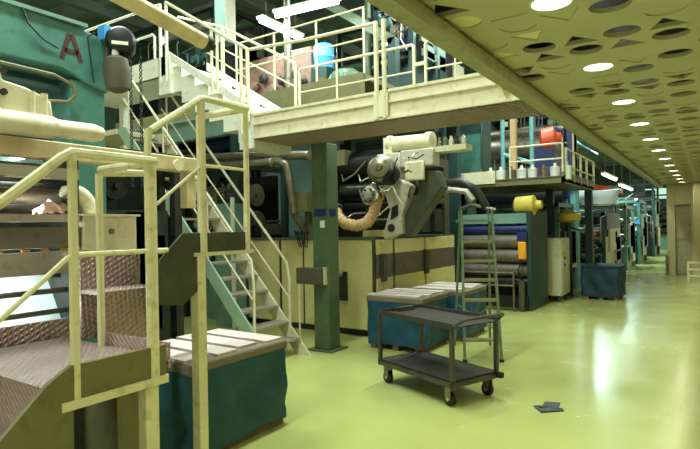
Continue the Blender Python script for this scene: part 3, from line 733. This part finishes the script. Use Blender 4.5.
# silver drive head and the slanted arms
t = thing('drive_head', 'grey drive head with slanted cast arms at the middle of the machine', 'machine', (-3.7, 7.0, 1.55))
MB().prism([(-4.02, 2.28), (-3.74, 2.4), (-3.56, 2.28), (-3.7, 1.86), (-3.70, 1.60), (-4.0, 1.50), (-4.02, 1.6), (-3.9, 1.95)], 'y', 6.85, 7.05).build('arm', 'cast', t, bevel=.015)
MB().prism([(-3.86, 1.98), (-3.76, 2.02), (-3.76, 1.86), (-3.88, 1.8)], 'y', 6.835, 6.85).build('arm_window', 'black', t)
MB().lathe((-3.88, 6.86, 1.68), (0, -1, 0), [(0, .06), (.02, .06), (.021, .03), (.03, .03)], 12).build('arm_boss', 'dark', t)
MB().prism([(-3.5, 2.5), (-3.2, 2.48), (-3.12, 2.24), (-3.64, 1.55), (-3.86, 1.55), (-3.86, 1.62), (-3.48, 2.2)], 'y', 6.95, 7.2).build('arm', 'dolive', t, bevel=.015)
MB().lathe((-3.98, 6.8, 2.52), (.35, -1, .1), [(0, .22), (.06, .22), (.08, .19), (.18, .19), (.2, .15), (.26, .14), (.28, .06), (.33, .05)], 24).build('gear_motor', 'steel', t)
MB().box(-4.12, -3.72, 6.86, 7.15, 2.3, 2.78).build('gearbox', 'cast', t, bevel=.02)
MB().lathe((-3.82, 6.8, 2.46), (0, -1, 0), [(0, .13), (.1, .13), (.11, .09), (.2, .08)], 18).build('motor_cap', 'black', t)
MB().box(-3.95, -3.78, 6.62, 6.82, 2.30, 2.44).build('terminal_box', 'dark', t, bevel=.01)
MB().lathe((-3.98, 7.0, 2.93), (1, 0, -.02), [(0, .13), (.06, .13), (.07, .11), (.62, .11), (.63, .13), (.72, .13), (.73, .08)], 20).build('air_cylinder', 'cream', t)
MB().box(-4.02, -3.88, 6.9, 7.1, 2.7, 3.02).build('cylinder_mount', 'cream', t)
MB().box(-3.72, -3.2, 6.86, 7.1, 2.55, 2.80).build('mount_block', 'cast', t, bevel=.02)
MB().box(-3.62, -3.32, 6.8, 6.86, 2.35, 2.62).build('cover', 'cream', t, bevel=.02)
random.seed(5)
for k in range(12):
    a = Vector((-4.0+random.random()*.75, 6.72+random.random()*.1, 2.2+random.random()*.55))
    b2 = a+Vector((random.uniform(-.25, .25), random.uniform(-.08, .05), random.uniform(-.3, .1)))
    mid = (a+b2)/2+Vector((random.uniform(-.08, .08), -.08, random.uniform(-.1, .1)))
    MB().tube([a, a.lerp(mid, .6)+Vector((0, -.02, .02)), mid, b2.lerp(mid, .5)-Vector((0, 0, .04)), b2], .010, 6).build('cable', random.choice(['chrome', 'wire', 'cream', 'wire']), t)
for k in range(9):
    MB().lathe((-3.16+.045*k, 7.0+.12*(k % 2), 2.82), (0, 0, 1), [(0, .035), (.06+.02*(k % 3), .035), (.07+.02*(k % 3), .02), (.13, .02)], 10).build('valve', ['steel', 'dark', 'green', 'chrome', 'cab'][k % 5], t)
MB().box(-3.2, -2.75, 6.95, 7.2, 2.74, 2.82).build('valve_block', 'cab', t)

# ------------------------------------------------------------------ pipes left of the column
t = thing('silver_pipework', 'silver overhead pipes with one bent down left of the column', 'pipes', (-6.4, 6.7, 1.54))
MB().tube([(-8.6, 6.7, 3.08), (-6.4, 6.7, 2.95), (-5.25, 6.7, 2.86)], .075, 12).build('pipe', 'steel', t)
MB().tube([(-8.6, 6.6, 2.92), (-6.4, 6.55, 2.80), (-5.8, 6.6, 2.80), (-5.70, 6.65, 2.74), (-5.67, 6.7, 2.4), (-5.64, 6.75, 1.95)], .065, 12).build('pipe', 'steel', t)
MB().torus((-5.95, 6.6, 2.80), (1, 0, 0), .07, .02, 14, 6).build('pipe_flange', 'chrome', t)
m = MB().tube([(-5.66, 6.74, 2.0), (-5.62, 6.85, 1.8), (-5.6, 7.05, 1.6), (-5.6, 7.15, 1.54)], .055, 12)
m.build('flexible_end', 'brown', t)
for k in range(5): MB().tube([(-5.75+.06*k, 7.05, 1.53), (-5.8+.07*k, 6.95, 1.65), (-5.7+.05*k, 6.9, 1.50-.02*k), (-5.68+.04*k, 6.93, 1.38)], .010, 6).build('cable', 'wire', t)
MB().box(-5.70, -5.4, 6.8, 6.98, 1.97, 2.3).build('junction_box', 'olive', t)
MB().box(-5.6, -5.5, 6.98, 7.06, 1.545, 2.2).build('box_post', 'olive', t)
t = thing('blue_duct', 'dark blue round duct behind the lower staircase', 'duct', (-7.0, 7.4, 0))
MB().cyl((-8.4, 7.4, 3.42), (-6.1, 7.4, 3.38), .16, seg=18).build('duct', 'navy', t)
for x in (-8.2, -6.4): MB().box(x-.05, x+.05, 7.35, 7.45, 0, 3.3).build('support', 'dteal', t)

def process_machine(name, label, x0, x1, y0, y1, h, seed, frame='dark', pal=('dark', 'teal2', 'steel', 'black', 'dolive'), n=14, legs=True, z0=0.0, pipes=6):
    """open machine frame filled with rollers, boxes, motors and pipes"""
    rnd = random.Random(seed)
    t = thing(name, label, 'machine', ((x0+x1)/2, (y0+y1)/2, z0))
    for x in (x0, x1):
        MB().box(x-.05, x+.05, y0, y0+.1, z0, z0+h).build('upright', frame, t)
        MB().box(x-.05, x+.05, y1-.1, y1, z0, z0+h).build('upright', frame, t)
        MB().box(x-.04, x+.04, y0, y1, z0+h-.1, z0+h).build('rail', frame, t)
    MB().box(x0, x1, y0, y0+.08, z0+h-.1, z0+h).build('cross_beam', frame, t)
    MB().box(x0, x1, y0, y0+.08, z0+h*.45, z0+h*.45+.1).build('cross_beam', frame, t)
    MB().box(x0+.05, x1-.05, y0+.1, y1-.05, z0+.0, z0+.35*h).build('base', rnd.choice(pal), t)
    MB().box(x0+.1, x1-.1, y1-.2, y1-.12, z0, z0+h*.95).build('back_panel', 'dark', t)
    for k in range(n):
        w, d, hh = rnd.uniform(.08, .35)*(x1-x0), rnd.uniform(.1, .3), rnd.uniform(.05, .25)*h
        x = rnd.uniform(x0, x1-w); z = z0+rnd.uniform(.3, .85)*h; y = y0+rnd.uniform(.0, .5)*(y1-y0)
        q = rnd.random()
        if q < .4: MB().box(x, x+w, y, y+d, z, z+hh).build('housing', rnd.choice(pal), t, bevel=.01)
        elif q < .7: MB().lathe((x0+.06, y, z), (1, 0, 0), [(0, .04), (.05, .04), (.051, hh*.3+.03), (x1-x0-.17, hh*.3+.03), (x1-x0-.169, .04), (x1-x0-.12, .04)], 16).build('roller', rnd.choice(('shaft', 'steel', 'black')), t)
        else: MB().lathe((x+w/2, y-.05, z), (0, -1, 0), [(0, .12), (.12, .12), (.13, .08), (.2, .07)], 14).build('motor', rnd.choice(pal), t)
    for k in range(n//2):
        x = rnd.uniform(x0+.1, x1-.1); z = z0+rnd.uniform(.35, .92)*h; q = rnd.random()
        if q < .4: MB().box(x, x+rnd.uniform(.05, .2), y0-.06, y0, z, z+rnd.uniform(.05, .25)).build('gauge_box', rnd.choice(('label', 'cab', 'blue', 'chrome', 'teal2', 'cyan', 'orange')), t)
        elif q < .7: MB().cyl((x, y0, z), (x, y0-.08, z), rnd.uniform(.04, .1), seg=12).build('dial', rnd.choice(('label', 'chrome', 'red', 'mustard')), t)
        else: MB().tube([(x, y0-.03, z), (x+rnd.uniform(-.2, .2), y0-.05, z-.3), (x+rnd.uniform(-.3, .3), y0-.03, z-.5)], .012, 6).build('cable', rnd.choice(('wire', 'chrome', 'label')), t)
        if x1-x0 > .5: MB().box(x1+.05, x1+.1, y0+rnd.uniform(.1, .6)*(y1-y0), y0+rnd.uniform(.65, .95)*(y1-y0), z0+.1+rnd.uniform(0, .7)*h, z0+.15+rnd.uniform(.3, .8)*h).build('side_cover', rnd.choice(pal+('cab', 'teal2')), t) if k < 4 else None
    for k in range(pipes):
        x = rnd.uniform(x0, x1); z = z0+rnd.uniform(.2, .6)*h; L = rnd.uniform(.2, .4)*h
        MB().tube([(x, y0-.02, z), (x, y0-.05, z+L), (x+rnd.uniform(-.3, .3), y0-.02, z+L+.06), (x+rnd.uniform(-.3, .3), y0+.1, z+L+.2)], rnd.uniform(.012, .03), 7).build('pipe', rnd.choice(pal+('steel', 'chrome')), t)
    return t
process_machine('process_frame', 'dark machine frame seen through the lower staircase', -8.6, -7.05, 6.9, 8.2, 2.9, 21)
process_machine('process_frame', 'dark teal machine frame between the roller machine and the staircase', -6.6, -5.3, 3.0, 4.2, 2.6, 22, pal=('dark', 'dteal', 'steel', 'black', 'dolive', 'teal2'))
process_machine('process_frame', 'dark machine frame far left, behind the roller machine', -7.6, -6.0, .8, 2.6, 2.4, 23)
t = thing('teal_cabinet', 'pale teal cabinet with a white edge seen behind the lower staircase', 'cabinet', (-7.2, 6.7, 0))
MB().box(-7.25, -6.85, 6.5, 6.85, 0, 2.15).build('body', 'teal2', t, bevel=.01)
MB().box(-6.83, -6.78, 6.48, 6.53, 0, 2.25).build('white_post', 'label', t)
t = thing('cross_girder', 'grey-green girder running behind the staircases', 'girder', (-9, 6.3, 0))
MB().box(-12, -5.9, 6.3, 6.45, 3.30, 3.62).build('web', 'teal2', t)
MB().box(-12, -5.9, 6.25, 6.5, 3.62, 3.66).build('flange', 'teal2', t)
for x in (-11.5, -9.2): MB().box(x, x+.2, 6.28, 6.47, 0, 3.3).build('post', 'teal2', t)

# ------------------------------------------------------------------ upper mezzanine floor and what stands on it
t = thing('upper_deck', 'raised machine floor behind the bridge walkway', 'platform', (-6.5, 8, 0))
MB().box(-10.5, -4.25, 6.75, 10.8, 3.92, 4.0).box(-10.5, -4.25, 6.70, 6.78, 3.62, 4.0).build('deck', 'olive', t)
for x, y in ((-10, 10.6), (-7.1, 10.6), (-4.45, 10.6), (-7.0, 6.86)): MB().box(x-.1, x+.1, y-.1, y+.1, 0, 3.92).build('post', 'dteal', t)
ZD = 4.0
t = thing('brown_machine', 'pinkish-brown textured machine behind the upper railing', 'machine', (-7.1, 8.2, ZD))
MB().box(-8.1, -6.1, 7.9, 8.9, ZD, ZD+.25).build('base', 'dark', t)
MB().box(-8.0, -6.2, 8.0, 8.9, ZD+.25, ZD+1.15).build('bed', 'rust', t, bevel=.03)
for k in range(7): MB().lathe((-7.85+.25*k, 7.95, ZD+.45+.12*(k % 3)), (0, -1, 0), [(0, .1), (.06, .1), (.07, .07), (.1, .06)], 12).build('roller_end', 'rust' if k % 2 else 'dark', t)
t = thing('grey_pole', 'tall light grey pole standing behind the upper railing', 'pole', (-6.35, 7.5, ZD))
MB().cyl((-6.35, 7.5, ZD), (-6.35, 7.5, 7.3), .07, seg=12).build('shaft', 'steel', t)
MB().box(-6.5, -6.2, 7.35, 7.65, ZD, ZD+.03).build('foot', 'steel', t)
t = thing('green_machine_cover', 'rounded green covered machine low behind the bridge railing', 'machine', (-5.15, 7.6, ZD))
MB().ball((-5.15, 7.6, ZD+.14), .30, 16, sc=(1.2, 1, .95)).build('dome', 'green', t)
MB().box(-5.45, -4.75, 7.35, 7.85, ZD, ZD+.12).build('skid', 'dteal', t)
MB().lathe((-5.1, 7.35, ZD+.2), (0, -1, 0), [(0, .13), (.05, .13), (.06, .1), (.12, .1)], 14).build('flange', 'teal2', t)
MB().box(-5.65, -5.5, 7.4, 7.6, ZD, ZD+.3).build('stand', 'olive', t)
t = thing('blue_drum', 'bright blue plastic drum on a stand behind the bridge railing', 'drum', (-5.9, 8.0, ZD))
MB().lathe((-5.9, 8.0, ZD+.62), (0, 0, 1), [(0, .17), (.02, .19), (.2, .19), (.22, .2), (.24, .19), (.44, .19), (.46, .17), (.47, .06)], 18).build('drum', 'blue', t)
MB().box(-6.05, -5.7, 7.8, 8.2, ZD, ZD+.62).build('stand', 'dteal', t)
process_machine('upper_process_frame', 'blue-grey machine frame on the upper floor behind the double post', -5.0, -4.3, 8.4, 9.4, 1.75, 31, frame='dteal', pal=('dteal', 'teal2', 'dark', 'steel', 'navy'), n=16, z0=ZD)
process_machine('upper_process_frame', 'dark machine frame on the upper floor behind the upper staircase', -10.2, -8.35, 7.6, 9.2, 2.4, 32, pal=('dark', 'dteal', 'black', 'dolive'), n=12, z0=ZD)
process_machine('upper_process_frame', 'dark tall machine frame with pipes above the brown machine', -6.0, -4.7, 9.75, 10.7, 3.4, 33, frame='dteal', pal=('dteal', 'teal2', 'dark', 'black', 'green'), n=12, z0=ZD, pipes=10)
for x, y, mm, lab in ((-7.85, 7.4, 'teal2', 'grey-green square duct with a white face rising above the upper staircase'), (-5.3, 8.6, 'green', 'slim green pipe post right of the blue drum')):
    tt = thing('vertical_duct', lab, 'duct', (x, y, ZD))
    MB().box(x-.14, x+.14, y-.14, y+.14, 5.35, 7.52).build('duct', mm, tt) and MB().box(x+.14, x+.15, y-.13, y+.13, 5.4, 7.5).build('white_face', 'white', tt) if mm == 'teal2' else MB().cyl((x, y, ZD+.03), (x, y, 7.4), .06, seg=10).build('duct', mm, tt)
    zf = 7.5 if mm == 'teal2' else ZD
    MB().box(x-.2, x+.2, y-.2, y+.2, zf, zf+.03).build('flange', 'dteal', tt)
t = thing('sloping_duct', 'grey-green square duct sloping down towards the double post', 'duct', (-4.4, 8.0, ZD))
MB().bar((-5.9, 8.0, 5.9), (-4.4, 8.0, 4.85), .16, .16).build('duct', 'green', t)
MB().box(-4.5, -4.35, 7.92, 8.08, ZD, 4.9).build('leg', 'dteal', t)
t = thing('upper_rail', 'thin cream railing on the upper machine floor', 'railing', (-5.4, 6.85, ZD))
for z in (.55, 1.02): MB().tube([(-7.0, 6.85, ZD+z), (-4.3, 6.85, ZD+z)], .015).build('rail', 'cream', t)
for x in (-7.0, -6.1, -5.2, -4.3): MB().tube([(x, 6.85, ZD), (x, 6.85, ZD+1.03)], .017).build('post', 'cream', t)

process_machine('tower_frame', 'tall dark teal machine tower rising behind the bridge railing and double post', -8.6, -5.5, 12.4, 13.8, 7.2, 35, frame='dteal', pal=('dteal', 'teal2', 'dark', 'steel', 'navy', 'dolive'), n=40, pipes=22)
process_machine('tower_frame', 'tall dark machine tower behind the landing at the top left', -13.5, -10.0, 9.0, 10.4, 7.2, 36, frame='dteal', pal=('dteal', 'dark', 'black', 'dolive', 'steel'), n=30, pipes=14)
process_machine('tower_frame', 'tall dark tower behind the red machine head and the ceiling edge', -5.6, -3.2, 15.6, 16.3, 6.8, 37, frame='navy', pal=('dteal', 'navy', 'dark', 'steel', 'teal2'), n=30, pipes=16)
def run_pipe(p, q, rr, mm, name, lab, cat):
    tt = thing(name, lab, cat, p)
    MB().tube([p, q], rr, 12).build('pipe', mm, tt)
    p, q = Vector(p), Vector(q)
    for f in (.12, .5, .88):
        c = p.lerp(q, f)
        MB().cyl((c.x, c.y, c.z), (c.x, c.y, 7.55), .015, seg=6).build('hanger', 'steel', tt)
        MB().torus(c, q-p, rr+.01, .015, 14, 5).build('clamp', 'steel', tt)
run_pipe((-9.7, 9.3, 6.6), (-6.2, 9.3, 6.6), .12, 'green', 'overhead_pipe', 'thick green pipe hung across the hall, near the top edge', 'pipe')
run_pipe((-13, 11.4, 5.7), (-3.0, 11.4, 5.7), .07, 'steel', 'overhead_pipe', 'thin silver pipe hung across the hall behind the bridge', 'pipe')
run_pipe((-9.7, 11.0, 5.6), (-6.5, 11.0, 5.6), .10, 'teal2', 'overhead_pipe', 'grey-green pipe hung behind the upper landing', 'pipe')
run_pipe((-2.8, 9.6, 5.3), (-2.8, 40, 5.3), .16, 'steel', 'overhead_duct', 'long silver duct running away above the machine line', 'duct')
run_pipe((-6.4, 14.6, 6.4), (-6.4, 40, 6.4), .12, 'dteal', 'overhead_duct', 'dark duct running away high above the machine line', 'duct')
t = thing('curved_pipe', 'dark curved pipe bending down behind the slanted arm', 'pipe', (-3.4, 8.6, 2.0))
MB().tube([(-4.05, 8.5, 2.3), (-3.7, 8.45, 2.42), (-3.4, 8.4, 2.42), (-3.18, 8.45, 2.28), (-3.05, 8.55, 2.0)], .07, 12).build('pipe', 'dark', t)
MB().tube([(-4.0, 8.3, 2.15), (-3.6, 8.3, 2.3), (-3.3, 8.32, 2.25), (-3.2, 8.34, 2.1)], .05, 10).build('pipe', 'lbrown', t)
# ------------------------------------------------------------------ second bridge over the line
t = thing('far_walkway', 'olive second walkway with railings, beyond the first bridge', 'walkway', (-3.7, 11.5, 2.5))
MB().box(-5.3, -2.35, 10.98, 11.05, 2.50, 2.64).box(-5.3, -2.35, 10.95, 11.1, 2.62, 2.64).build('front_beam', 'olive', t)
MB().box(-5.3, -3.7, 10.93, 10.975, 2.56, 2.82).build('edge_plate', 'cream', t)
MB().box(-5.3, -2.35, 11.05, 14.3, 2.52, 2.58).build('deck', 'olive', t)
MB().box(-2.40, -2.35, 10.98, 14.3, 2.50, 2.72).build('side_beam', 'olive', t)
for x, y in ((-5.2, 14.1), (-3.14, 13.2), (-2.45, 14.1), (-5.2, 11.2)): MB().box(x-.08, x+.08, y-.08, y+.08, 0, 2.5).build('post', 'dteal', t)
for z in (2.98, 3.28): MB().tube([(-3.4, 11.0, z), (-2.38, 11.0, z)], .018).build('rail', 'cream', t)
MB().tube([(-3.4, 11.0, 2.64), (-3.4, 11.0, 3.28)], .018).build('rail_post', 'cream', t)
MB().tube([(-2.37, 11.0, 2.5), (-2.37, 11.0, 3.28)], .02).build('rail_post', 'cream', t)
for z in (2.85, 3.2): MB().tube([(-2.36, 11.25, z), (-2.36, 14.3, z)], .02).build('rail', 'cream', t)
for y in (11.25, 12.0, 12.7, 13.4, 14.3): MB().tube([(-2.36, y, 2.55), (-2.36, y, 3.2)], .025).build('rail_post', 'cream', t)
for k in range(9):
    x = -4.1+.22*k
    o = MB().lathe((x, 11.2, 2.58), (0, 0, 1), [(0, .09), (.16, .10), (.26, .10), (.28, .03), (.34, .03)], 12)
    o = o.build('paint_can', 'label' if k % 3 else 'steel')
    tag(o, 'pale can in the row standing on the far walkway', 'can', 'pale cans along the far walkway')
t = thing('teal_silo', 'dark green hopper standing behind the far walkway', 'hopper', (-4.65, 12.2, 2.58))
MB().box(-4.95, -4.3, 11.9, 12.5, 2.58, 4.2).build('body', 'dteal', t, bevel=.03)
MB().box(-4.9, -4.35, 11.87, 11.9, 2.9, 3.8).build('door', 'teal', t)
t = thing('cyan_pipe_rig', 'pale cyan pipe frame on the far walkway', 'pipe rig', (-3.6, 12.2, 2.58))
for x in (-3.9, -3.25): MB().tube([(x, 12.1, 2.58), (x, 12.1, 4.3)], .05).build('pipe', 'cyan', t)
MB().tube([(-3.9, 12.1, 3.3), (-3.25, 12.1, 3.05)], .05).build('pipe', 'cyan', t)
MB().tube([(-3.9, 12.1, 3.8), (-3.25, 12.1, 3.85)], .03).build('pipe', 'chrome', t)
t = thing('orange_mast', 'tan post beside the cyan pipe frame on the far walkway', 'post', (-3.5, 11.6, 2.58))
MB().box(-3.56, -3.44, 11.55, 11.67, 2.58, 4.1).build('mast', 'hose', t)
MB().box(-3.6, -3.4, 11.5, 11.7, 2.58, 2.62).build('foot', 'hose', t)
t = thing('red_machine', 'orange-red machine head above the far walkway', 'machine', (-2.95, 12.3, 2.58))
MB().lathe((-3.1, 12.2, 3.55), (1, .2, .1), [(0, .1), (.05, .24), (.3, .26), (.36, .12), (.45, .1)], 18).build('motor', 'red', t)
MB().box(-3.2, -2.75, 12.1, 12.5, 2.58, 3.4).build('stand', 'navy', t)
MB().bar((-2.95, 12.2, 3.5), (-2.55, 12.0, 3.1), .06, .06).build('strut', 'steel', t)

# ------------------------------------------------------------------ roller unit, post, cabinet
t = thing('roller_unit', 'brown-grey wide-roller unit with teal frame behind the ladder', 'machine', (-3.75, 11.2, 0))
MB().box(-4.55, -4.48, 10.6, 12.0, 0, 1.95).build('side_frame', 'dteal', t)
MB().box(-2.98, -2.90, 10.6, 11.9, 0, 1.95).build('side_frame', 'dteal', t)
MB().box(-4.5, -2.95, 10.62, 10.7, 1.72, 1.92).build('top_beam', 'teal2', t)
for z, r, mm in ((1.60, .10, 'navy'), (1.36, .14, 'brown'), (1.07, .14, 'brown'), (.79, .13, 'brown'), (.55, .1, 'shaft')):
    MB().cyl((-4.48, 10.72, z), (-2.98, 10.72, z), r, seg=18).build('roller', mm, t)
MB().box(-4.48, -2.98, 10.95, 11.9, .0, 1.7).build('body', 'dark', t)
MB().box(-4.5, -2.95, 10.5, 10.6, .08, .3).build('foot_rail', 'black', t)
MB().box(-3.1, -3.0, 10.45, 10.55, 0, .6).build('foot', 'dolive', t)
for z in (.5, .75): MB().tube([(-4.3, 10.45, z), (-3.2, 10.45, z)], .02).build('bar', 'steel', t)
for x in (-4.3, -3.2): MB().tube([(x, 10.45, 0), (x, 10.45, .78)], .02).build('bar_post', 'steel', t)
MB().box(-3.12, -2.97, 10.48, 10.58, 1.02, 1.36).build('signal_box', 'orange', t, label='orange control pendant', bevel=.02)
MB().box(-3.14, -2.95, 10.5, 10.6, 1.38, 1.55).build('bracket', 'navy', t)
MB().tube([(-3.05, 10.5, 1.02), (-3.12, 10.48, .8), (-3.05, 10.5, .6), (-3.0, 10.56, .5)], .014, 6).build('pendant_cable', 'wire', t)
MB().lathe((-3.3, 10.9, 2.08), (1, 0, 0), [(0, .1), (.05, .18), (.4, .2), (.45, .1), (.55, .08)], 16).build('yellow_motor', 'mustard', t)
MB().box(-3.3, -2.9, 10.8, 11.0, 1.92, 1.98).build('motor_plate', 'dark', t)
MB().tube([(-4.5, 10.65, 2.0), (-4.1, 10.65, 2.12), (-3.6, 10.65, 2.0)], .04).build('hose', 'steel', t)
t = thing('control_cabinet', 'beige control cabinet on legs right of the roller unit', 'cabinet', (-2.8, 12.3, 0))
MB().box(-3.10, -2.66, 12.05, 12.85, .14, 1.38).build('body', 'cab', t, bevel=.012)
dr = MB().box(-2.662, -2.645, 12.1, 12.8, .2, 1.33).build('door', 'cab', t, bevel=.004)
for x in (-3.06, -2.72):
    for y in (12.1, 12.66): MB().box(x-.025, x+.025, y, y+.05, 0, .14).build('foot', 'dteal', t)
for z, mm in ((1.2, 'label'), (1.05, 'red'), (.95, 'black'), (.8, 'black')): MB().cyl((-2.645, 12.3, z), (-2.63, 12.3, z), .03, seg=10).build('button', mm, dr)
MB().box(-2.645, -2.62, 12.66, 12.69, .6, .8).build('handle', 'chrome', dr)
t = thing('mustard_hopper', 'small yellow and white hopper above the control cabinet', 'hopper', (-2.75, 13.3, 0))
MB().lathe((-2.75, 13.3, 1.72), (0, 0, 1), [(0, .1), (.05, .26), (.2, .28), (.22, .2), (.3, .05)], 16).build('bowl', 'mustard', t)
MB().cyl((-2.75, 13.3, 0), (-2.75, 13.3, 1.74), .06).build('stand', 'dteal', t)
MB().bar((-2.75, 13.2, 1.65), (-2.4, 13.1, 1.5), .04, .04).build('chute', 'chrome', t)
t = thing('cyan_column', 'bright cyan column in the machine row beyond the cabinet', 'column', (-2.95, 15, 0))
MB().cyl((-2.95, 15, 0), (-2.95, 15, 2.6), .11).build('shaft', 'cyan', t)
MB().torus((-2.95, 15, 2.0), (0, 0, 1), .12, .03).build('collar', 'cyan', t)
MB().box(-3.15, -2.75, 14.8, 15.2, 2.6, 2.66).build('cap', 'label', t)

# ------------------------------------------------------------------ far machines along the aisle
process_machine('line_machine', 'teal machine in the row right after the control cabinet', -4.6, -3.0, 13.2, 15.2, 2.2, 41, frame='teal', pal=('teal', 'dteal', 'teal2', 'dark', 'navy', 'blue'), n=14)
t = process_machine('line_machine', 'dark machine with beige doors behind the dark blue covered box', -4.2, -2.5, 16.5, 19.5, 2.0, 42, frame='dteal', pal=('teal2', 'dark', 'brown', 'dolive'), n=12)
MB().box(-2.56, -2.45, 16.6, 17.6, .3, 1.3).build('door', 'cab', t, bevel=.01); MB().box(-2.56, -2.45, 17.7, 18.6, .3, 1.3).build('door', 'cab', t, bevel=.01)
MB().box(-2.5, -2.44, 18.7, 19.4, .25, 1.3).build('door', 'olive', t)
MB().box(-2.6, -2.42, 16.6, 19.4, 1.5, 1.95).build('hood', 'dark', t); MB().box(-2.43, -2.41, 17.9, 18.5, 1.42, 1.5).build('display', 'label', t)
t = thing('white_sheet_stack', 'white film web stretched over the far dark machine', 'film', (-3.2, 18, 2))
g = MB(); n1 = 9
rows = []
for i in range(n1):
    f = i/(n1-1)
    rows.append([g.bm.verts.new((-3.9+1.5*f, y, zz+.05*math.sin(PI*f)+.03*math.sin(7*f+y))) for y, zz in ((18.4, 2.28), (18.8, 2.55), (19.3, 2.74), (20.0, 2.8))])
for i in range(n1-1):
    for j in range(3): g._f([rows[i][j], rows[i+1][j], rows[i+1][j+1], rows[i][j+1]])
o = g.build('web', 'paper', t); sm = o.modifiers.new('s', 'SOLIDIFY'); sm.thickness = .01
for y, z in ((18.4, 2.25), (19.4, 2.72)): MB().cyl((-3.95, y, z), (-2.4, y, z), .04).build('bar', 'steel', t)
MB().box(-3.9, -3.86, 18.4, 18.46, 1.95, 2.3).box(-2.5, -2.46, 18.4, 18.46, 1.95, 2.3).build('stand', 'steel', t)
t = thing('red_hood', 'orange-red hood above the white film web', 'hood', (-3.3, 20.4, 0))
MB().prism([(-4.2, 2.9), (-2.6, 2.75), (-2.6, 2.87), (-3.6, 3.12), (-4.2, 3.12)], 'y', 20.1, 21.6).build('hood', 'red', t)
for x in (-4.1, -2.75): MB().box(x-.05, x+.05, 20.6, 20.7, 0, 2.85).build('post', 'dteal', t)
process_machine('line_machine', 'pale teal cluttered machine beyond the white film web', -4.3, -2.5, 21.2, 23.6, 2.3, 43, frame='teal2', pal=('teal2', 'steel', 'dteal', 'chrome', 'dark'), n=18)
process_machine('line_machine', 'far teal and dark machine before the small far-off box', -4.6, -2.4, 24.5, 27.2, 2.6, 44, frame='teal', pal=('teal2', 'cyan', 'dteal', 'dark', 'steel'), n=18)
process_machine('line_machine', 'tall dark machine beside the end of the aisle', -4.4, -2.3, 30.0, 33, 3.6, 45, frame='dteal', pal=('teal2', 'dark', 'black', 'steel'), n=20, pipes=10)
process_machine('line_machine', 'farthest dark machine closing the end of the aisle', -4.2, -1.8, 38.0, 41, 3.4, 46, frame='dteal', pal=('teal2', 'dark', 'dteal', 'steel', 'brown'), n=20)
t = thing('far_bright_panel', 'pale lit window panel at the far end of the aisle', 'panel', (-2.2, 46, 0))
MB().box(-4.6, -1.6, 46, 46.1, 1.6, 4.2).build('panel', 'sky', t); MB().box(-4.6, -4.5, 46, 46.1, 0, 1.6).box(-1.7, -1.6, 46, 46.1, 0, 1.6).build('leg', 'steel', t)
t = thing('sloping_beam', 'dark teal arm jutting across the pale panel at the far end', 'arm', (-2.2, 33, 0))
MB().bar((-2.6, 34, 2.3), (-1.75, 34, 2.9), .12, .2).build('boom', 'dteal', t); MB().box(-2.7, -2.5, 33.9, 34.1, 0, 2.4).build('mast', 'dteal', t)
lamp('far_light', (-2.9, 44.5, 6.5), (3, 1), 90, (214, 244, 240))

# ------------------------------------------------------------------ right edge: guard rails, pier, door
t = thing('barrier_rail', 'low cream guard rail in front of the end wall, right edge', 'barrier', (-.2, 18, 0))
for x in (-.53, .35): MB().box(x-.03, x+.03, 17.97, 18.03, 0, .56).build('post', 'yellow', t)
for z in (.16, .34, .53): MB().box(-.56, .38, 17.95, 17.98, z-.03, z+.03).build('rail', 'yellow', t)
t = thing('corner_guard', 'short dark guard plate at the foot of the end wall corner', 'guard', (-1.1, 19.9, 0))
MB().box(-1.2, -1.12, 19.86, 20.0, 0, .62).build('plate', 'olive', t); MB().box(-1.22, -1.10, 19.84, 20.0, 0, .03).build('foot', 'olive', t)
t = thing('wall_pier', 'cream pier at the right edge behind the guard rail', 'pier', (-.2, 19.6, 0))
MB().box(-.42, .1, 19.4, 20.0, 0, 2.88).build('shaft', 'wall', t, bevel=.01); MB().box(-.45, .13, 19.37, 20.0, 0, .12).build('skirting', 'wall', t)
o = MB().box(-.92, -.51, 20.26, 20.315, .02, 2.24).box(-.92, -.62, 20.23, 20.26, 1.12, 1.17).build('door_1', 'beam'); struct(o, 'olive door in the recess of the end wall', 'door')
# ------------------------------------------------------------------ world and camera
w = bpy.data.worlds.new('World'); SC.world = w; w.use_nodes = True
bg = w.node_tree.nodes['Background']; bg.inputs['Color'].default_value = lin((226, 236, 196)); bg.inputs['Strength'].default_value = 0.85
cam = bpy.data.cameras.new('camera'); co = bpy.data.objects.new('camera', cam); COL.objects.link(co); SC.camera = co
cam.sensor_width = 36; cam.lens = 36*535/700; cam.shift_y = 2.8/700; cam.clip_end = 200; cam.clip_start = .05
yaw = math.atan(360/535)
co.matrix_world = Matrix.Translation((0, 0, 1.7)) @ Matrix.Rotation(yaw, 4, 'Z') @ Matrix.Rotation(PI/2, 4, 'X') @ Matrix.Rotation(math.radians(-1.0), 4, 'Z')
vs = SC.view_settings; vs.view_transform = 'Standard'; vs.look = 'None'; vs.gamma = 1; vs.use_curve_mapping = False; vs.exposure = 0.45
